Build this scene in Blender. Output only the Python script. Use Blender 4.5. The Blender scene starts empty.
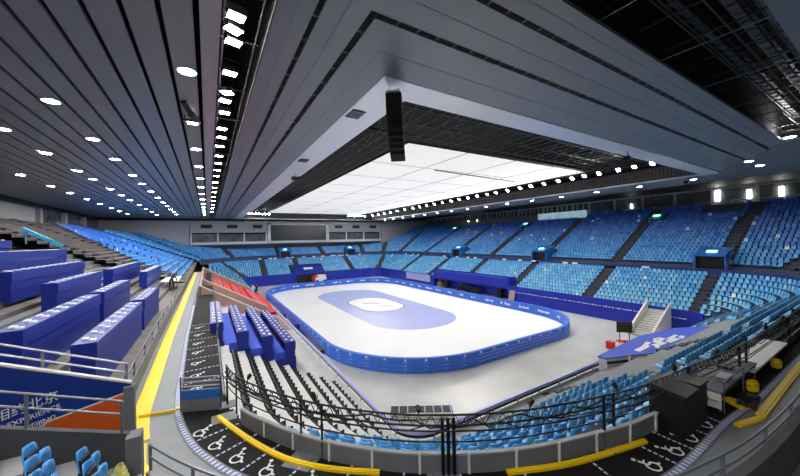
import bpy, math, random
from math import sin, cos, pi, radians, hypot, atan2
from mathutils import Vector, Matrix
random.seed(7)
SC = bpy.context.scene
COL = SC.collection

# ------------------------------------------------------------------ materials
def lin(c):
    return tuple(((v/255)/12.92 if v/255 <= .04045 else (((v/255)+.055)/1.055)**2.4) for v in c)
MATS = {}
def mat(name, rgb, rough=.6, metal=0., noise=0., nscale=3., spec=.5, emit=None, bump=0., rgb2=None, coat=0.):
    m = bpy.data.materials.new(name); m.use_nodes = True
    nt = m.node_tree; b = nt.nodes['Principled BSDF']
    c = lin(rgb)
    b.inputs['Base Color'].default_value = (*c, 1)
    b.inputs['Roughness'].default_value = rough
    b.inputs['Metallic'].default_value = metal
    b.inputs['Specular IOR Level'].default_value = spec
    if noise or rgb2:
        tc = nt.nodes.new('ShaderNodeTexCoord'); n = nt.nodes.new('ShaderNodeTexNoise')
        n.inputs['Scale'].default_value = nscale; n.inputs['Detail'].default_value = 5
        nt.links.new(tc.outputs['Object'], n.inputs['Vector'])
        r = nt.nodes.new('ShaderNodeValToRGB')
        c2 = lin(rgb2) if rgb2 else tuple(v*(1-noise) for v in c)
        c1 = c if rgb2 else tuple(min(1, v*(1+noise*.5)) for v in c)
        r.color_ramp.elements[0].color = (*c2, 1); r.color_ramp.elements[1].color = (*c1, 1)
        r.color_ramp.elements[0].position = .35; r.color_ramp.elements[1].position = .65
        nt.links.new(n.outputs['Fac'], r.inputs['Fac']); nt.links.new(r.outputs['Color'], b.inputs['Base Color'])
        if bump:
            bp = nt.nodes.new('ShaderNodeBump'); bp.inputs['Strength'].default_value = bump
            nt.links.new(n.outputs['Fac'], bp.inputs['Height']); nt.links.new(bp.outputs['Normal'], b.inputs['Normal'])
    if emit:
        b.inputs['Emission Color'].default_value = (*emit[0], 1)
        b.inputs['Emission Strength'].default_value = emit[1]
    MATS[name] = m
    return m
mat('ice', (238, 238, 236), .38, spec=.3, noise=.03, nscale=.15)
mat('ice_blue', (180, 188, 236), .25, noise=.03, nscale=.3)
mat('ice_line', (120, 110, 105), .4)
mat('arena_floor', (196, 195, 190), .28, noise=.1, nscale=.35)
mat('pad_blue', (54, 110, 216), .5, noise=.04, nscale=1)
mat('pad_seam', (14, 30, 110), .6)
mat('band_blue', (40, 52, 120), .5)
mat('wall_blue', (24, 42, 168), .45, noise=.06, nscale=.6)
mat('desk_blue', (16, 40, 142), .4, noise=.05, nscale=1.5)
mat('seat_blue_cloth', (60, 90, 210), .7)
mat('white', (236, 236, 234), .5)
mat('offwhite', (214, 213, 208), .5, noise=.04, nscale=1)
mat('concrete_light', (150, 152, 154), .7, noise=.1, nscale=1.3)
mat('concrete_dark', (66, 68, 72), .75, noise=.18, nscale=1.5)
mat('concrete_mid', (110, 113, 118), .7, noise=.12, nscale=1.3)
mat('step_light', (198, 198, 194), .6, noise=.08, nscale=1.2)
mat('step_blue', (70, 84, 110), .7, noise=.1, nscale=1.)
mat('step_brown', (112, 106, 102), .7, noise=.25, nscale=1.6)
mat('deck_black', (24, 22, 23), .75, spec=.2, noise=.2, nscale=2)
mat('walk_grey', (122, 126, 128), .5, noise=.08, nscale=1.2)
mat('yellow', (250, 212, 20), .5, noise=.04, nscale=4)
mat('slat', (130, 133, 138), .38, metal=.25, noise=.05, nscale=.35)
mat('slat_pink', (168, 160, 168), .36, noise=.06, nscale=.35)
mat('rim_white', (246, 246, 246), .3, metal=.35, noise=.04, nscale=.4)
mat('void', (10, 10, 11), .9)
mat('slot_steel', (46, 46, 48), .6)
mat('truss_dark', (92, 92, 92), .5, metal=.3)
mat('truss_black', (20, 20, 21), .5, metal=.2)
mat('black', (16, 16, 18), .5)
mat('seat_black', (30, 31, 34), .5)
mat('metal', (150, 154, 160), .35, metal=.7)
mat('rail_grey', (112, 116, 122), .4, metal=.4)
mat('lavender', (176, 176, 226), .4)
mat('end_wall', (178, 176, 176), .7, noise=.04, nscale=.2)
mat('side_wall', (120, 122, 126), .7, noise=.05, nscale=.2)
mat('frame_white', (205, 206, 208), .5)
mat('screen', (44, 48, 56), .25)
mat('glass_dark', (92, 100, 106), .12, noise=.35, nscale=.7, spec=.7)
mat('louvre', (36, 38, 42), .6)
mat('red', (214, 40, 48), .6, noise=.06, nscale=1)
mat('pinkbrown', (172, 140, 132), .6, noise=.1, nscale=.9)
mat('sheet_blue', (34, 98, 180), .5)
mat('orange', (218, 92, 22), .5, noise=.06, nscale=4)
mat('banner_blue', (16, 52, 140), .5, noise=.12, nscale=2)
mat('banner_cyan_glow', (90, 170, 214), .5, rgb2=(232, 240, 244), nscale=.5, emit=((.35, .55, .65), .45))  # emission added to brighten a banner that hangs in shade
mat('teal', (40, 150, 190), .4)
mat('vom_blue', (40, 110, 190), .4)
mat('sign_green', (120, 240, 200), .4, emit=((.35, 1, .7), 2.5))
mat('greenmat', (96, 100, 88), .7, noise=.1, nscale=1)
mat('mark_white', (232, 232, 232), .6)
mat('mark_lilac', (196, 198, 232), .6)
mat('skin', (205, 160, 135), .6)
mat('cloth_white', (225, 225, 225), .8)
mat('cloth_black', (22, 22, 26), .8)
mat('hair', (20, 16, 14), .6)
mat('cable_yellow', (190, 180, 90), .7, rgb2=(120, 118, 70), nscale=14)
mat('lum', (190, 190, 188), .6, emit=((1, .985, .955), .47))
mat('lens', (255, 255, 255), .3, emit=((1, .98, .94), 480))
mat('slotlens', (255, 255, 255), .3, emit=((1, .98, .96), 170))
mat('downlens', (255, 255, 255), .3, emit=((1, .99, .97), 210))
mat('winlight', (255, 255, 255), .3, emit=((1, .97, .85), 9))
mat('wood', (150, 120, 84), .6, noise=.2, nscale=3)
SEATS = [(138, 204, 236), (104, 182, 232), (78, 160, 230), (54, 134, 224), (36, 104, 214), (26, 76, 198)]
for i, c in enumerate(SEATS): mat('seat%d' % i, c, .4)
mat('seat_pale', (214, 232, 238), .4)

# ------------------------------------------------------------------ mesh builder
class MB:
    def __init__(s): s.v = []; s.f = []; s.m = []
    def add(s, vs, fs, m=0):
        o = len(s.v); s.v += [tuple(v) for v in vs]
        for f in fs: s.f.append(tuple(i+o for i in f)); s.m.append(m)
    def box(s, x0, y0, z0, x1, y1, z1, m=0):
        s.add([(x0,y0,z0),(x1,y0,z0),(x1,y1,z0),(x0,y1,z0),(x0,y0,z1),(x1,y0,z1),(x1,y1,z1),(x0,y1,z1)],
              [(3,2,1,0),(4,5,6,7),(0,1,5,4),(1,2,6,5),(2,3,7,6),(3,0,4,7)], m)
    def obox(s, c, ux, uy, uz, m=0):
        c, ux, uy, uz = map(Vector, (c, ux, uy, uz)); vs = []
        for k in (-.5, .5):
            for a, b in ((-.5,-.5),(.5,-.5),(.5,.5),(-.5,.5)): vs.append(c+ux*a+uy*b+uz*k)
        s.add(vs, [(3,2,1,0),(4,5,6,7),(0,1,5,4),(1,2,6,5),(2,3,7,6),(3,0,4,7)], m)
    def bar(s, a, b, w, h=None, m=0):
        a, b = Vector(a), Vector(b); d = b-a
        if d.length < 1e-6: return
        t = d.normalized(); up = Vector((0,0,1)) if abs(t.z) < .95 else Vector((1,0,0))
        x = t.cross(up).normalized(); y = x.cross(t)
        s.obox((a+b)/2, x*w, d, y*(h or w), m)
    def tube(s, pts, r, n=6, m=0, closed=False):
        pts = [Vector(p) for p in pts]; N = len(pts); o = len(s.v)
        for i, p in enumerate(pts):
            t = (pts[min(i+1, N-1)]-pts[max(i-1, 0)]).normalized()
            up = Vector((0,0,1)) if abs(t.z) < .9 else Vector((1,0,0))
            x = t.cross(up).normalized(); y = x.cross(t)
            for k in range(n): s.v.append(tuple(p+x*(r*cos(2*pi*k/n))+y*(r*sin(2*pi*k/n))))
        for i in range(N-1):
            for k in range(n):
                s.f.append((o+i*n+k, o+i*n+(k+1)%n, o+(i+1)*n+(k+1)%n, o+(i+1)*n+k)); s.m.append(m)
        s.f.append(tuple(o+k for k in range(n))[::-1]); s.m.append(m)
        s.f.append(tuple(o+(N-1)*n+k for k in range(n))); s.m.append(m)
    def prism(s, poly, z0, z1, m=0):
        n = len(poly); vs = [(x,y,z0) for x,y in poly]+[(x,y,z1) for x,y in poly]
        fs = [tuple(range(n))[::-1], tuple(range(n,2*n))]+[(i,(i+1)%n,n+(i+1)%n,n+i) for i in range(n)]
        s.add(vs, fs, m)
    def cyl(s, c, r, h, n=16, m=0, r2=None):
        x, y, z = c; r2 = r if r2 is None else r2
        vs = [(x+r*cos(2*pi*k/n), y+r*sin(2*pi*k/n), z) for k in range(n)]+[(x+r2*cos(2*pi*k/n), y+r2*sin(2*pi*k/n), z+h) for k in range(n)]
        s.add(vs, [tuple(range(n))[::-1], tuple(range(n,2*n))]+[(i,(i+1)%n,n+(i+1)%n,n+i) for i in range(n)], m)
    def strip(s, A, B, m=0):
        """quads between two point rows"""
        n = len(A); s.add(list(A)+list(B), [(i,i+1,n+i+1,n+i) for i in range(n-1)], m)
    def wall(s, pts, z0, z1, t, m=0):
        """thick wall on a plan polyline; z0/z1 numbers or lists"""
        n = len(pts); P = [Vector((p[0],p[1],0)) for p in pts]; L=[]; R=[]
        for i in range(n):
            d = (P[min(i+1,n-1)]-P[max(i-1,0)]).normalized(); q = Vector((-d.y,d.x,0))*t/2
            L.append(P[i]+q); R.append(P[i]-q)
        Z0 = z0 if isinstance(z0, list) else [z0]*n; Z1 = z1 if isinstance(z1, list) else [z1]*n
        vs = []
        for i in range(n): vs += [(L[i].x,L[i].y,Z0[i]),(L[i].x,L[i].y,Z1[i]),(R[i].x,R[i].y,Z1[i]),(R[i].x,R[i].y,Z0[i])]
        fs = []
        for i in range(n-1):
            a=4*i; b=a+4
            for k in range(4): fs.append((a+k,b+k,b+(k+1)%4,a+(k+1)%4))
        fs += [(0,1,2,3),(4*n-1,4*n-2,4*n-3,4*n-4)]
        s.add(vs, fs, m)
    def build(s, name, mats, parent=None, smooth=False, loc=None, **tags):
        me = bpy.data.meshes.new(name); me.from_pydata(s.v, [], s.f)
        if isinstance(mats, str): mats = [mats]
        for q in mats: me.materials.append(MATS[q])
        if any(s.m): me.polygons.foreach_set('material_index', s.m)
        if smooth: me.polygons.foreach_set('use_smooth', [True]*len(s.f))
        me.update()
        o = bpy.data.objects.new(name, me); COL.objects.link(o)
        if parent: o.parent = parent
        if loc: o.location = loc
        for k, v in tags.items(): o[k] = v
        return o
def fixn(o):
    import bmesh
    bm = bmesh.new(); bm.from_mesh(o.data); bmesh.ops.recalc_face_normals(bm, faces=bm.faces); bm.to_mesh(o.data); bm.free()
    return o
def struct(name, mb, mats, **k): return mb.build(name, mats, kind='structure', **k)
def thing(name, label, cat, loc=(0,0,0), rz=0, group=None):
    o = bpy.data.objects.new(name, None); COL.objects.link(o); o.empty_display_size = .2
    o.location = loc; o.rotation_euler = (0,0,rz); o['label'] = label; o['category'] = cat
    if group: o['group'] = group
    return o
def tag(o, label, cat, group=None):
    o['label'] = label; o['category'] = cat
    if group: o['group'] = group
    return o
def dup(root, loc, rz, label, group=None):
    r = root.copy(); COL.objects.link(r); r.location = loc
    r.rotation_euler = rz if isinstance(rz, tuple) else (0,0,rz); r['label'] = label
    if group: r['group'] = group
    for ch in list(root.children):
        c = ch.copy(); COL.objects.link(c); c.parent = r
        for g in list(ch.children):
            e = g.copy(); COL.objects.link(e); e.parent = c
    return r
_O = 'zeroth first second third fourth fifth sixth seventh eighth ninth tenth eleventh twelfth thirteenth fourteenth fifteenth sixteenth seventeenth eighteenth nineteenth'.split()
_T = {2:'twent',3:'thirt',4:'fort',5:'fift',6:'sixt',7:'sevent',8:'eight',9:'ninet'}
def ordn(n):
    if n < 20: return _O[n]
    if n >= 100: return 'hundred-and-'+ordn(n-100) if n > 100 else 'hundredth'
    t, u = divmod(n, 10)
    return _T[t]+'ieth' if u == 0 else _T[t]+'y-'+_O[u]

# ------------------------------------------------------------------ camera
YAW, PIT, ROL, H, F = radians(31.3), .0033, -.0215, 11.5, 316.
fwd = Vector((sin(YAW)*cos(PIT), cos(YAW)*cos(PIT), sin(PIT))); rt = Vector((cos(YAW), -sin(YAW), 0)); up = rt.cross(fwd)
RR = rt*cos(ROL)+up*sin(ROL); UU = up*cos(ROL)-rt*sin(ROL)
cam = bpy.data.cameras.new('camera'); co = bpy.data.objects.new('camera', cam); COL.objects.link(co)
cam.sensor_width = 36; cam.lens = F/800*36; cam.clip_start = .05; cam.clip_end = 500
co.matrix_world = Matrix(((RR.x,UU.x,-fwd.x,0),(RR.y,UU.y,-fwd.y,0),(RR.z,UU.z,-fwd.z,H),(0,0,0,1)))
SC.camera = co
def proj(p):
    d = Vector(p)-Vector((0,0,H)); k = d.dot(fwd)
    if k < .1: return None
    return 400+F*d.dot(RR)/k, 238-F*d.dot(UU)/k, k

# ------------------------------------------------------------------ bowl plan
CN = {'NL': ((8.9,13.3),1.5), 'NR': ((44,13.8),2.), 'FR': ((43,86),3.), 'FL': ((10.4,86),3.)}
ANG = {'NR': (-90,0), 'FR': (0,90), 'FL': (90,180), 'NL': (180,270)}
def seg(name, d, t):
    """point and outward normal at fraction t of a segment at offset d"""
    if name == 'N': return (8.9+(44-8.9)*t, 11.8-d), (0,-1)
    if name == 'R': return (46+d, 13.8+(86-13.8)*t), (1,0)
    if name == 'F': return (43+(10.4-43)*t, 89+d), (0,1)
    if name == 'L': return (7.4-d, 86+(13.3-86)*t), (-1,0)
    c, r = CN[name]; a0, a1 = ANG[name]; a = radians(a0+(a1-a0)*t)
    return (c[0]+(r+d)*cos(a), c[1]+(r+d)*sin(a)), (cos(a), sin(a))
def seglen(name, d):
    return {'N': 35.1, 'R': 72.2, 'F': 32.6, 'L': 72.7}.get(name) or (CN[name][1]+d)*pi/2
def tL(y): return (86-y)/72.7
def tR(y): return (y-13.8)/72.2
def tN(x): return (x-8.9)/35.1
def tF(x): return (43-x)/32.6
def ts(name, t0, t1):
    n = max(1, int(round(14*(t1-t0)))) if name in CN else 1
    return [t0+(t1-t0)*i/n for i in range(n+1)]
def sweep(mb, prof, name, t0=0, t1=1, m=0, ends=True):
    T = ts(name, t0, t1); rows = []
    for t in T:
        rows.append([(*seg(name, d, t)[0], z) for d, z in prof])
    n = len(prof); o = len(mb.v)
    for r in rows: mb.v += r
    for i in range(len(T)-1):
        for k in range(n-1):
            mb.f.append((o+i*n+k, o+(i+1)*n+k, o+(i+1)*n+k+1, o+i*n+k+1)); mb.m.append(m)
def steps(d0, z0, run, rise, n, front=None):
    p = [] if front is None else [(d0, front)]
    for k in range(n): p += [(d0+run*k, z0+rise*k), (d0+run*(k+1), z0+rise*k)]
    return p
LOWZ, RUN, RISE = 2.2, .8, .45
UD, UZ, URUN, URISE = 9.0, 7.2, .82, .44

# floor -------------------------------------------------------------------
mb = MB(); mb.box(-26, -16, -.3, 84, 112, -.03); struct('floor', mb, 'arena_floor')

# rink --------------------------------------------------------------------
def rrect(x0, y0, x1, y1, r, n=10):
    P = []; R = r if isinstance(r, tuple) else (r,)*4
    for sx, sy, a, r in ((1,1,0,R[0]),(0,1,90,R[1]),(0,0,180,R[2]),(1,0,270,R[3])):
        cx = x1-r if sx else x0+r; cy = y1-r if sy else y0+r
        for k in range(n+1):
            t = radians(a+90*k/n); P.append((cx+r*cos(t), cy+r*sin(t)))
    return P
rink = thing('ice_rink', 'white oval ice sheet with a pale blue infield, in the middle of the arena', 'ice rink', (25.9,49.3,0))
def off(mbb): mbb.v = [(x-25.9, y-49.3, z) for x, y, z in mbb.v]; return mbb
mb = MB(); mb.prism(rrect(10.3,21.1,40.9,78.1,(9.5,9.5,10.5,8.4)), -.03, 0); off(mb).build('ice_sheet', 'ice', rink)
mb = MB(); mb.prism(rrect(18.7,32.6,32.0,68.5,6.6,16), .001, .006); off(mb).build('infield', 'ice_blue', rink, label='pale blue painted infield')
mb = MB(); mb.prism(rrect(21.3,44.2,29.4,57.2,4.0,12), .007, .010); off(mb).build('centre_ring', 'ice_line', rink, label='thin brown outline of the centre oval')
mb = MB(); mb.prism(rrect(21.6,44.5,29.1,56.9,3.75,12), .011, .014); off(mb).build('centre_oval', 'ice', rink)
# grey emblem marks inside the centre
mb = MB()
for k in range(5): mb.obox((24.0+.5*k, 52.4-.35*k, .017), (.9,.5,0), (-.12,.25,0), (0,0,.004))
for k in range(4): mb.obox((25.2+.6*k, 48.6-.3*k, .017), (.7,.35,0), (-.1,.2,0), (0,0,.004))
off(mb).build('centre_emblem', 'ice_line', rink, label='small grey emblem marks')

def pathlen(P):
    d = [0]
    for a, b in zip(P, P[1:]+P[:1]): d.append(d[-1]+hypot(b[0]-a[0], b[1]-a[1]))
    return d
class Loop:
    def __init__(s, P): s.P = P; s.d = pathlen(P); s.L = s.d[-1]
    def at(s, u):
        u %= s.L
        import bisect
        i = min(bisect.bisect_right(s.d, u)-1, len(s.P)-1)
        a, b = s.P[i], s.P[(i+1) % len(s.P)]; l = s.d[i+1]-s.d[i] or 1; t = (u-s.d[i])/l
        dx, dy = (b[0]-a[0])/l, (b[1]-a[1])/l
        return (a[0]+(b[0]-a[0])*t, a[1]+(b[1]-a[1])*t), (dy, -dx)      # point, outward normal
LP = Loop(rrect(10.3,21.1,40.9,78.1,(9.5,9.5,10.5,8.4),24))
bar = thing('rink_barrier', 'padded blue barrier running all round the white ice sheet', 'barrier', (25.9,49.3,0))
NP = 92
PT = .36     # pad thickness
for i in range(NP):
    u0, u1 = LP.L*i/NP+.015, LP.L*(i+1)/NP-.015
    mb = MB(); n = 5; A = []
    for k in range(n+1):
        p, nn = LP.at(u0+(u1-u0)*k/n); A.append((p, nn))
    prof = [(0,.02),(0,1.24),(.05,1.3),(PT-.05,1.3),(PT,1.24),(PT,.86),(PT-.03,.84),(PT,.82),(PT,.45),(PT-.03,.43),(PT,.41),(PT,.02)]
    rows = [[(p[0]+q[0]*d, p[1]+q[1]*d, z) for d, z in prof] for p, q in A]
    m = len(prof); o = len(mb.v)
    for r in rows: mb.v += r
    for a in range(n):
        for k in range(m-1): mb.f.append((o+a*m+k, o+a*m+k+1, o+(a+1)*m+k+1, o+(a+1)*m+k)); mb.m.append(0)
    mb.f.append(tuple(range(m))); mb.m.append(0); mb.f.append(tuple(n*m+k for k in range(m))[::-1]); mb.m.append(0)
    off(mb).build('pad', 'pad_blue', bar)
# white clips and thin pale strap lines on the outside, ad marks on the inside
for i in range(NP):
    p, q = LP.at(LP.L*i/NP); mb = MB()
    mb.obox((p[0]+q[0]*(PT+.02)-25.9, p[1]+q[1]*(PT+.02)-49.3, 1.14), (q[0]*.05,q[1]*.05,0), (-q[1]*.18,q[0]*.18,0), (0,0,.11))
    mb.build('clip', 'white', bar, label='white clip joining two pads')
for z in (.93, .64, .33):
    mb = MB()
    for i in range(NP):
        u = LP.L*i/NP; p, q = LP.at(u); p2, q2 = LP.at(u+LP.L/NP)
        o1 = PT+.006
        mb.bar((p[0]+q[0]*o1-25.9, p[1]+q[1]*o1-49.3, z), (p2[0]+q2[0]*o1-25.9, p2[1]+q2[1]*o1-49.3, z), .02, .03)
    mb.build('strap', 'lavender', bar, label='pale blue straps around the outside')
for i in range(NP):
    if i % 2: continue
    mb = MB(); w = random.uniform(.5, 1.1); hh = .3
    u = LP.L*(i+.5)/NP
    for j in range(5):
        if random.random() < .15: continue
        p, q = LP.at(u+(j-2)*w*.45)
        mb.obox((p[0]-q[0]*.01-25.9, p[1]-q[1]*.01-49.3, .7+random.uniform(-.05,.05)), (q[0]*.012,q[1]*.012,0), (-q[1]*w*.36,q[0]*w*.36,0), (0,0,hh*random.uniform(.5,1.2)))
    mb.build('advertising_mark', 'white', bar, label='white sponsor marks on the inner face')

# ------------------------------------------------------------------ terraces
AIS_R = [13.2, 25.2, 37.9, 50.7, 63.4, 76.2]
def lower_profile(n): return steps(.12, LOWZ, RUN, RISE, n)
# right and far lower tiers
def ringprof(nrow, rise): return [(0,LOWZ),(.12,LOWZ)]+lower_profile(9)[1:]+[(7.32,6.6),(9.0,6.6),(9.0,7.2)]+steps(UD,UZ,URUN,rise,nrow)
mb = MB()
for nm, a, b2, nr, rise in (('NR',0,1,21,URISE),('R',0,tR(37.9),21,URISE),('R',tR(37.9),1,18,URISE),('FR',0,1,18,URISE),('F',0,1,9,.36),('FL',0,1,21,.35)):
    sweep(mb, ringprof(nr, rise), nm, a, b2)
p_ = [seg('R', UD+URUN*18, t)[0] for t in (tR(37.9), 1)]; mb.wall(p_, 6, 15.3, .1)
sweep(mb, [(0,LOWZ),(.12,LOWZ)]+lower_profile(9)[1:]+[(7.32,6.6)], 'L', 0, tL(64))
struct('seating_terrace', mb, 'step_blue')
# near lower tier
mb = MB()
sweep(mb, [(0,LOWZ)]+lower_profile(10)+[(8.12,6.5)], 'N', 0, 1)
sweep(mb, [(0,LOWZ)]+lower_profile(9)+[(7.32,6.5)], 'NL', .48, 1)
struct('seating_terrace', mb, 'concrete_light')
mb = MB()
sweep(mb, [(0,LOWZ)]+lower_profile(9)+[(7.32,6.5)], 'L', tL(34.5), 1)
sweep(mb, [(0,LOWZ)]+lower_profile(9)+[(7.32,6.5)], 'NL', 0, .48)
struct('seating_terrace', mb, 'step_light')
mb = MB()
sweep(mb, [(0,LOWZ)]+lower_profile(9)+[(7.32,6.5)], 'L', 0, tL(34.5))
struct('seating_terrace', mb, 'pinkbrown')
# left upper tier + far-left corner already in ring; left upper starts at d 9.9
mb = MB()
LU = [(9.7,6.6),(9.7,7.0)]+steps(9.9,7.2,URUN,.35,23)
sweep(mb, LU, 'L', 0, tL(44))
for a, b2, r_ in ((9.2,44,.28),): sweep(mb, [(9.7,6.6),(9.7,7.0)]+steps(9.9,7.0,URUN,r_,23), 'L', tL(b2), 1)
sweep(mb, [(9.7,6.6),(9.7,7.0)]+steps(9.9,7.0,URUN,.28,23), 'NL', 0, .0001)
struct('seating_terrace', mb, 'step_brown')

# front walls
BAY0, BAY1 = 38.6, 60.5
def frontwall(name, nm, t0, t1, d, z1, matn):
    mb = MB(); T = ts(nm, t0, t1)
    mb.wall([seg(nm, d, t)[0] for t in T], 0, z1, .16); return mb.build(name, matn, kind='structure')
for nm, a, b in (('NR',.35,1),('R',0,tR(BAY0)),('R',tR(BAY1),1),('FR',0,1),('F',0,1),('FL',0,1),('L',0,tL(64))):
    frontwall('wall_rinkside', nm, a, b, 0, 2.75, 'wall_blue')
frontwall('wall_rinkside', 'R', tR(BAY0), tR(BAY1), 1.9, 4.1, 'wall_blue')
mb = MB()
for y in (BAY0, BAY1): mb.wall([(46,y),(48,y)], 0, 4.1, .16)
mb.box(46.05,BAY0+.1,2.0,47.9,BAY1-.1,3.9)
struct('wall_rinkside', mb, 'wall_blue')
for nm, a, b in (('N',0,1),('NL',0,1),('L',tL(64),1),('NR',0,.35)):
    frontwall('wall_rinkside', nm, a, b, 0, 1.9, 'offwhite')
# thin white line on the blue walls
mb = MB()
for nm, a, b in (('R',0,tR(BAY0)),):
    P = [seg(nm, -.09, t)[0] for t in (a, b)]
    n = 60
    for i in range(n):
        x0 = P[0][0]+(P[1][0]-P[0][0])*i/n; y0 = P[0][1]+(P[1][1]-P[0][1])*i/n
        mb.box(x0-.01, y0, 1.72, x0+.01, y0+(P[1][1]-P[0][1])/n*random.uniform(.4,.95), 1.72+random.uniform(.05,.12))
n = 40
struct('trim_1', mb, 'white')
# parapet between lower and upper tiers (blue band)
mb = MB()
for nm in ('NR','R','FR','F','FL'):
    T = ts(nm, 0, 1); mb.wall([seg(nm, 7.36, t)[0] for t in T], 6.3, 6.95, .08)
struct('trim_2', mb, 'band_blue')
mb = MB()
for nm in ('R','F'):
    for i in range(24):
        t = (i+random.random()*.6)/24; p, q = seg(nm, 7.29, t)
        if random.random() < .5:
            mb.obox((p[0],p[1],6.75), (q[0]*.04,q[1]*.04,0), (-q[1]*.9,q[0]*.9,0), (0,0,.28))
struct('trim_3', mb, 'white')

# aisles: dark stair strips laid on the tiers --------------------------------
def aisle(mb, nm, t, d0, z0, run, rise, n, w=1.1):
    """half-step stairs along a radial line"""
    for k in range(n):
        for h in (0, 1):
            d = d0+run*(k+h*.5)
            p, q = seg(nm, d+run*.25, t)
            zz = z0+rise*k+(h*rise*.5)+.03
            mb.obox((p[0], p[1], zz-.1), (q[0]*run*.52,q[1]*run*.52,0), (-q[1]*w,q[0]*w,0), (0,0,.26))
AISLES = {'R': [tR(y) for y in AIS_R[1:]], 'F': [tF(x) for x in (12.6,21.8,37.4)], 'FR': [.5], 'FL': [.5], 'NR': [.97]}
AISLES_U = {'R': [tR(y) for y in AIS_R[1:]]+[tR(88.)], 'F': [tF(x) for x in (18.,31.2)], 'FR': [.2,.55,.9], 'FL': [.25,.75], 'NR': [.62,.97]}
mb = MB()
for nm, L in AISLES.items():
    for t in L: aisle(mb, nm, t, .12, LOWZ, RUN, RISE, 9)
for nm, L in AISLES_U.items():
    for t in L:
        if t <= 1: aisle(mb, nm, t, UD, UZ, URUN, {'F':.36,'FL':.35}.get(nm, URISE), 8 if nm == 'F' else 17 if nm == 'FR' or (nm == 'R' and t > tR(37.)) else 20)
for t in (tL(47.), tL(60.), tL(73.)): aisle(mb, 'L', t, 9.9, 7.2, URUN, .35, 23)
for x in (17, 27): aisle(mb, 'N', tN(x), .12, LOWZ, RUN, RISE, 10, .8)
struct('aisle_steps', mb, 'concrete_dark')

# ------------------------------------------------------------------ vomitories (entrance boxes in the stands)
def vomitory(nm, t, d0, z0, w, depth, h=1.9, glow=True, body='vom_blue'):
    p, q = seg(nm, d0, t); o = bpy.data.objects.new('entrance_tunnel', None); COL.objects.link(o)
    o.location = (p[0], p[1], z0); o.rotation_euler = (0,0,atan2(q[1], q[0])); o['kind'] = 'structure'
    mb = MB()
    mb.box(0,-w/2,0,depth,-w/2+.15,h); mb.box(0,w/2-.15,0,depth,w/2,h); mb.box(-.1,-w/2,h,depth,w/2,h+.15)
    mb.build('tunnel_walls', body, o)
    mb = MB(); mb.add([(-.25,-w/2,h+.15),(-.25,w/2,h+.15),(depth,w/2,h+1.05),(depth,-w/2,h+1.05),(-.25,-w/2,h),(-.25,w/2,h),(depth,w/2,h+.1),(depth,-w/2,h+.1)], [(0,1,2,3),(7,6,5,4),(0,4,5,1),(1,5,6,2),(2,6,7,3),(3,7,4,0)]); mb.build('tunnel_roof', body, o)
    mb = MB(); mb.box(.5,-w/2+.15,0,.6,w/2-.15,h); mb.build('tunnel_opening', 'black', o)
    if glow:
        mb = MB(); zz = h+.15+.9*1.1/(depth+.25); mb.add([(.6,-.5,zz-.05),(.6,.5,zz-.05),(1.3,.5,zz+.2),(1.3,-.5,zz+.2)], [(0,1,2,3)]); mb.v = [(a,b,c+.06) for a,b,c in mb.v]; mb.build('tunnel_sign', 'sign_green', o)
    mb = MB()
    for s_ in (-1, 1):
        mb.tube([(0,s_*(w/2+.12),h*.55),(depth,s_*(w/2+.12),h+1.3)], .05)
        mb.tube([(0,s_*(w/2+.12),0),(0,s_*(w/2+.12),h*.55)], .03)
    mb.build('handrail', 'metal', o)
    return (nm, t, d0, w, depth)
VOMS = []
for y in (13.0, 37.9, 61.5): VOMS.append(vomitory('R', tR(y) if y > 14 else .0, 7.9, 6.6, 3.0, 2.9))
for x in (19.5, 40.0): VOMS.append(vomitory('F', tF(x), 7.9, 6.6, 3.0, 2.4))
for y in (23.9, 50.7): VOMS.append(vomitory('R', tR(y), 20.3, 12.9, 1.6, 2.3, 1.1, True, 'teal'))
VOMS.append(vomitory('R', tR(77), 20.3, 12.9, 1.6, 2.3, 1.1, True, 'teal'))

# ------------------------------------------------------------------ seats
def shell(w, pts, th, bow=.05, nw=4, m=0, top_round=.06):
    """curved shell: profile pts (y,z) across width w, bowed toward +y at the sides"""
    mb = MB(); n = len(pts); F_ = []; B_ = []
    for j, (y, z) in enumerate(pts):
        a = pts[min(j+1,n-1)]; b = pts[max(j-1,0)]; ty, tz = a[0]-b[0], a[1]-b[1]; l = hypot(ty,tz); ny, nz = tz/l, -ty/l
        ww = w/2-(top_round if j == n-1 else (top_round*.35 if j == n-2 else 0))
        for k in range(nw+1):
            u = -1+2*k/nw; bo = bow*u*u
            F_.append((ww*u, y+ny*bo, z+nz*bo)); B_.append((ww*u, y+ny*(bo-th), z+nz*(bo-th)))
    W = nw+1; mb.v = F_+B_; N = n*W
    for j in range(n-1):
        for k in range(nw):
            a = j*W+k; mb.f.append((a,a+1,a+W+1,a+W)); mb.f.append((N+a,N+a+W,N+a+W+1,N+a+1))
    for j in range(n-1):
        a = j*W; mb.f.append((a,a+W,N+a+W,N+a)); a = j*W+nw; mb.f.append((a,N+a,N+a+W,a+W))
    for k in range(nw):
        mb.f.append((k,N+k,N+k+1,k+1)); a = (n-1)*W+k; mb.f.append((a,a+1,N+a+1,N+a))
    mb.m = [m]*len(mb.f); return mb
BACK = [(-.16,.40),(-.185,.5),(-.205,.62),(-.225,.74),(-.235,.80)]
PAN = [(.22,.375),(.20,.41),(.08,.40),(-.06,.39),(-.16,.41)]
backm = {}; panm = {}
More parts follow.
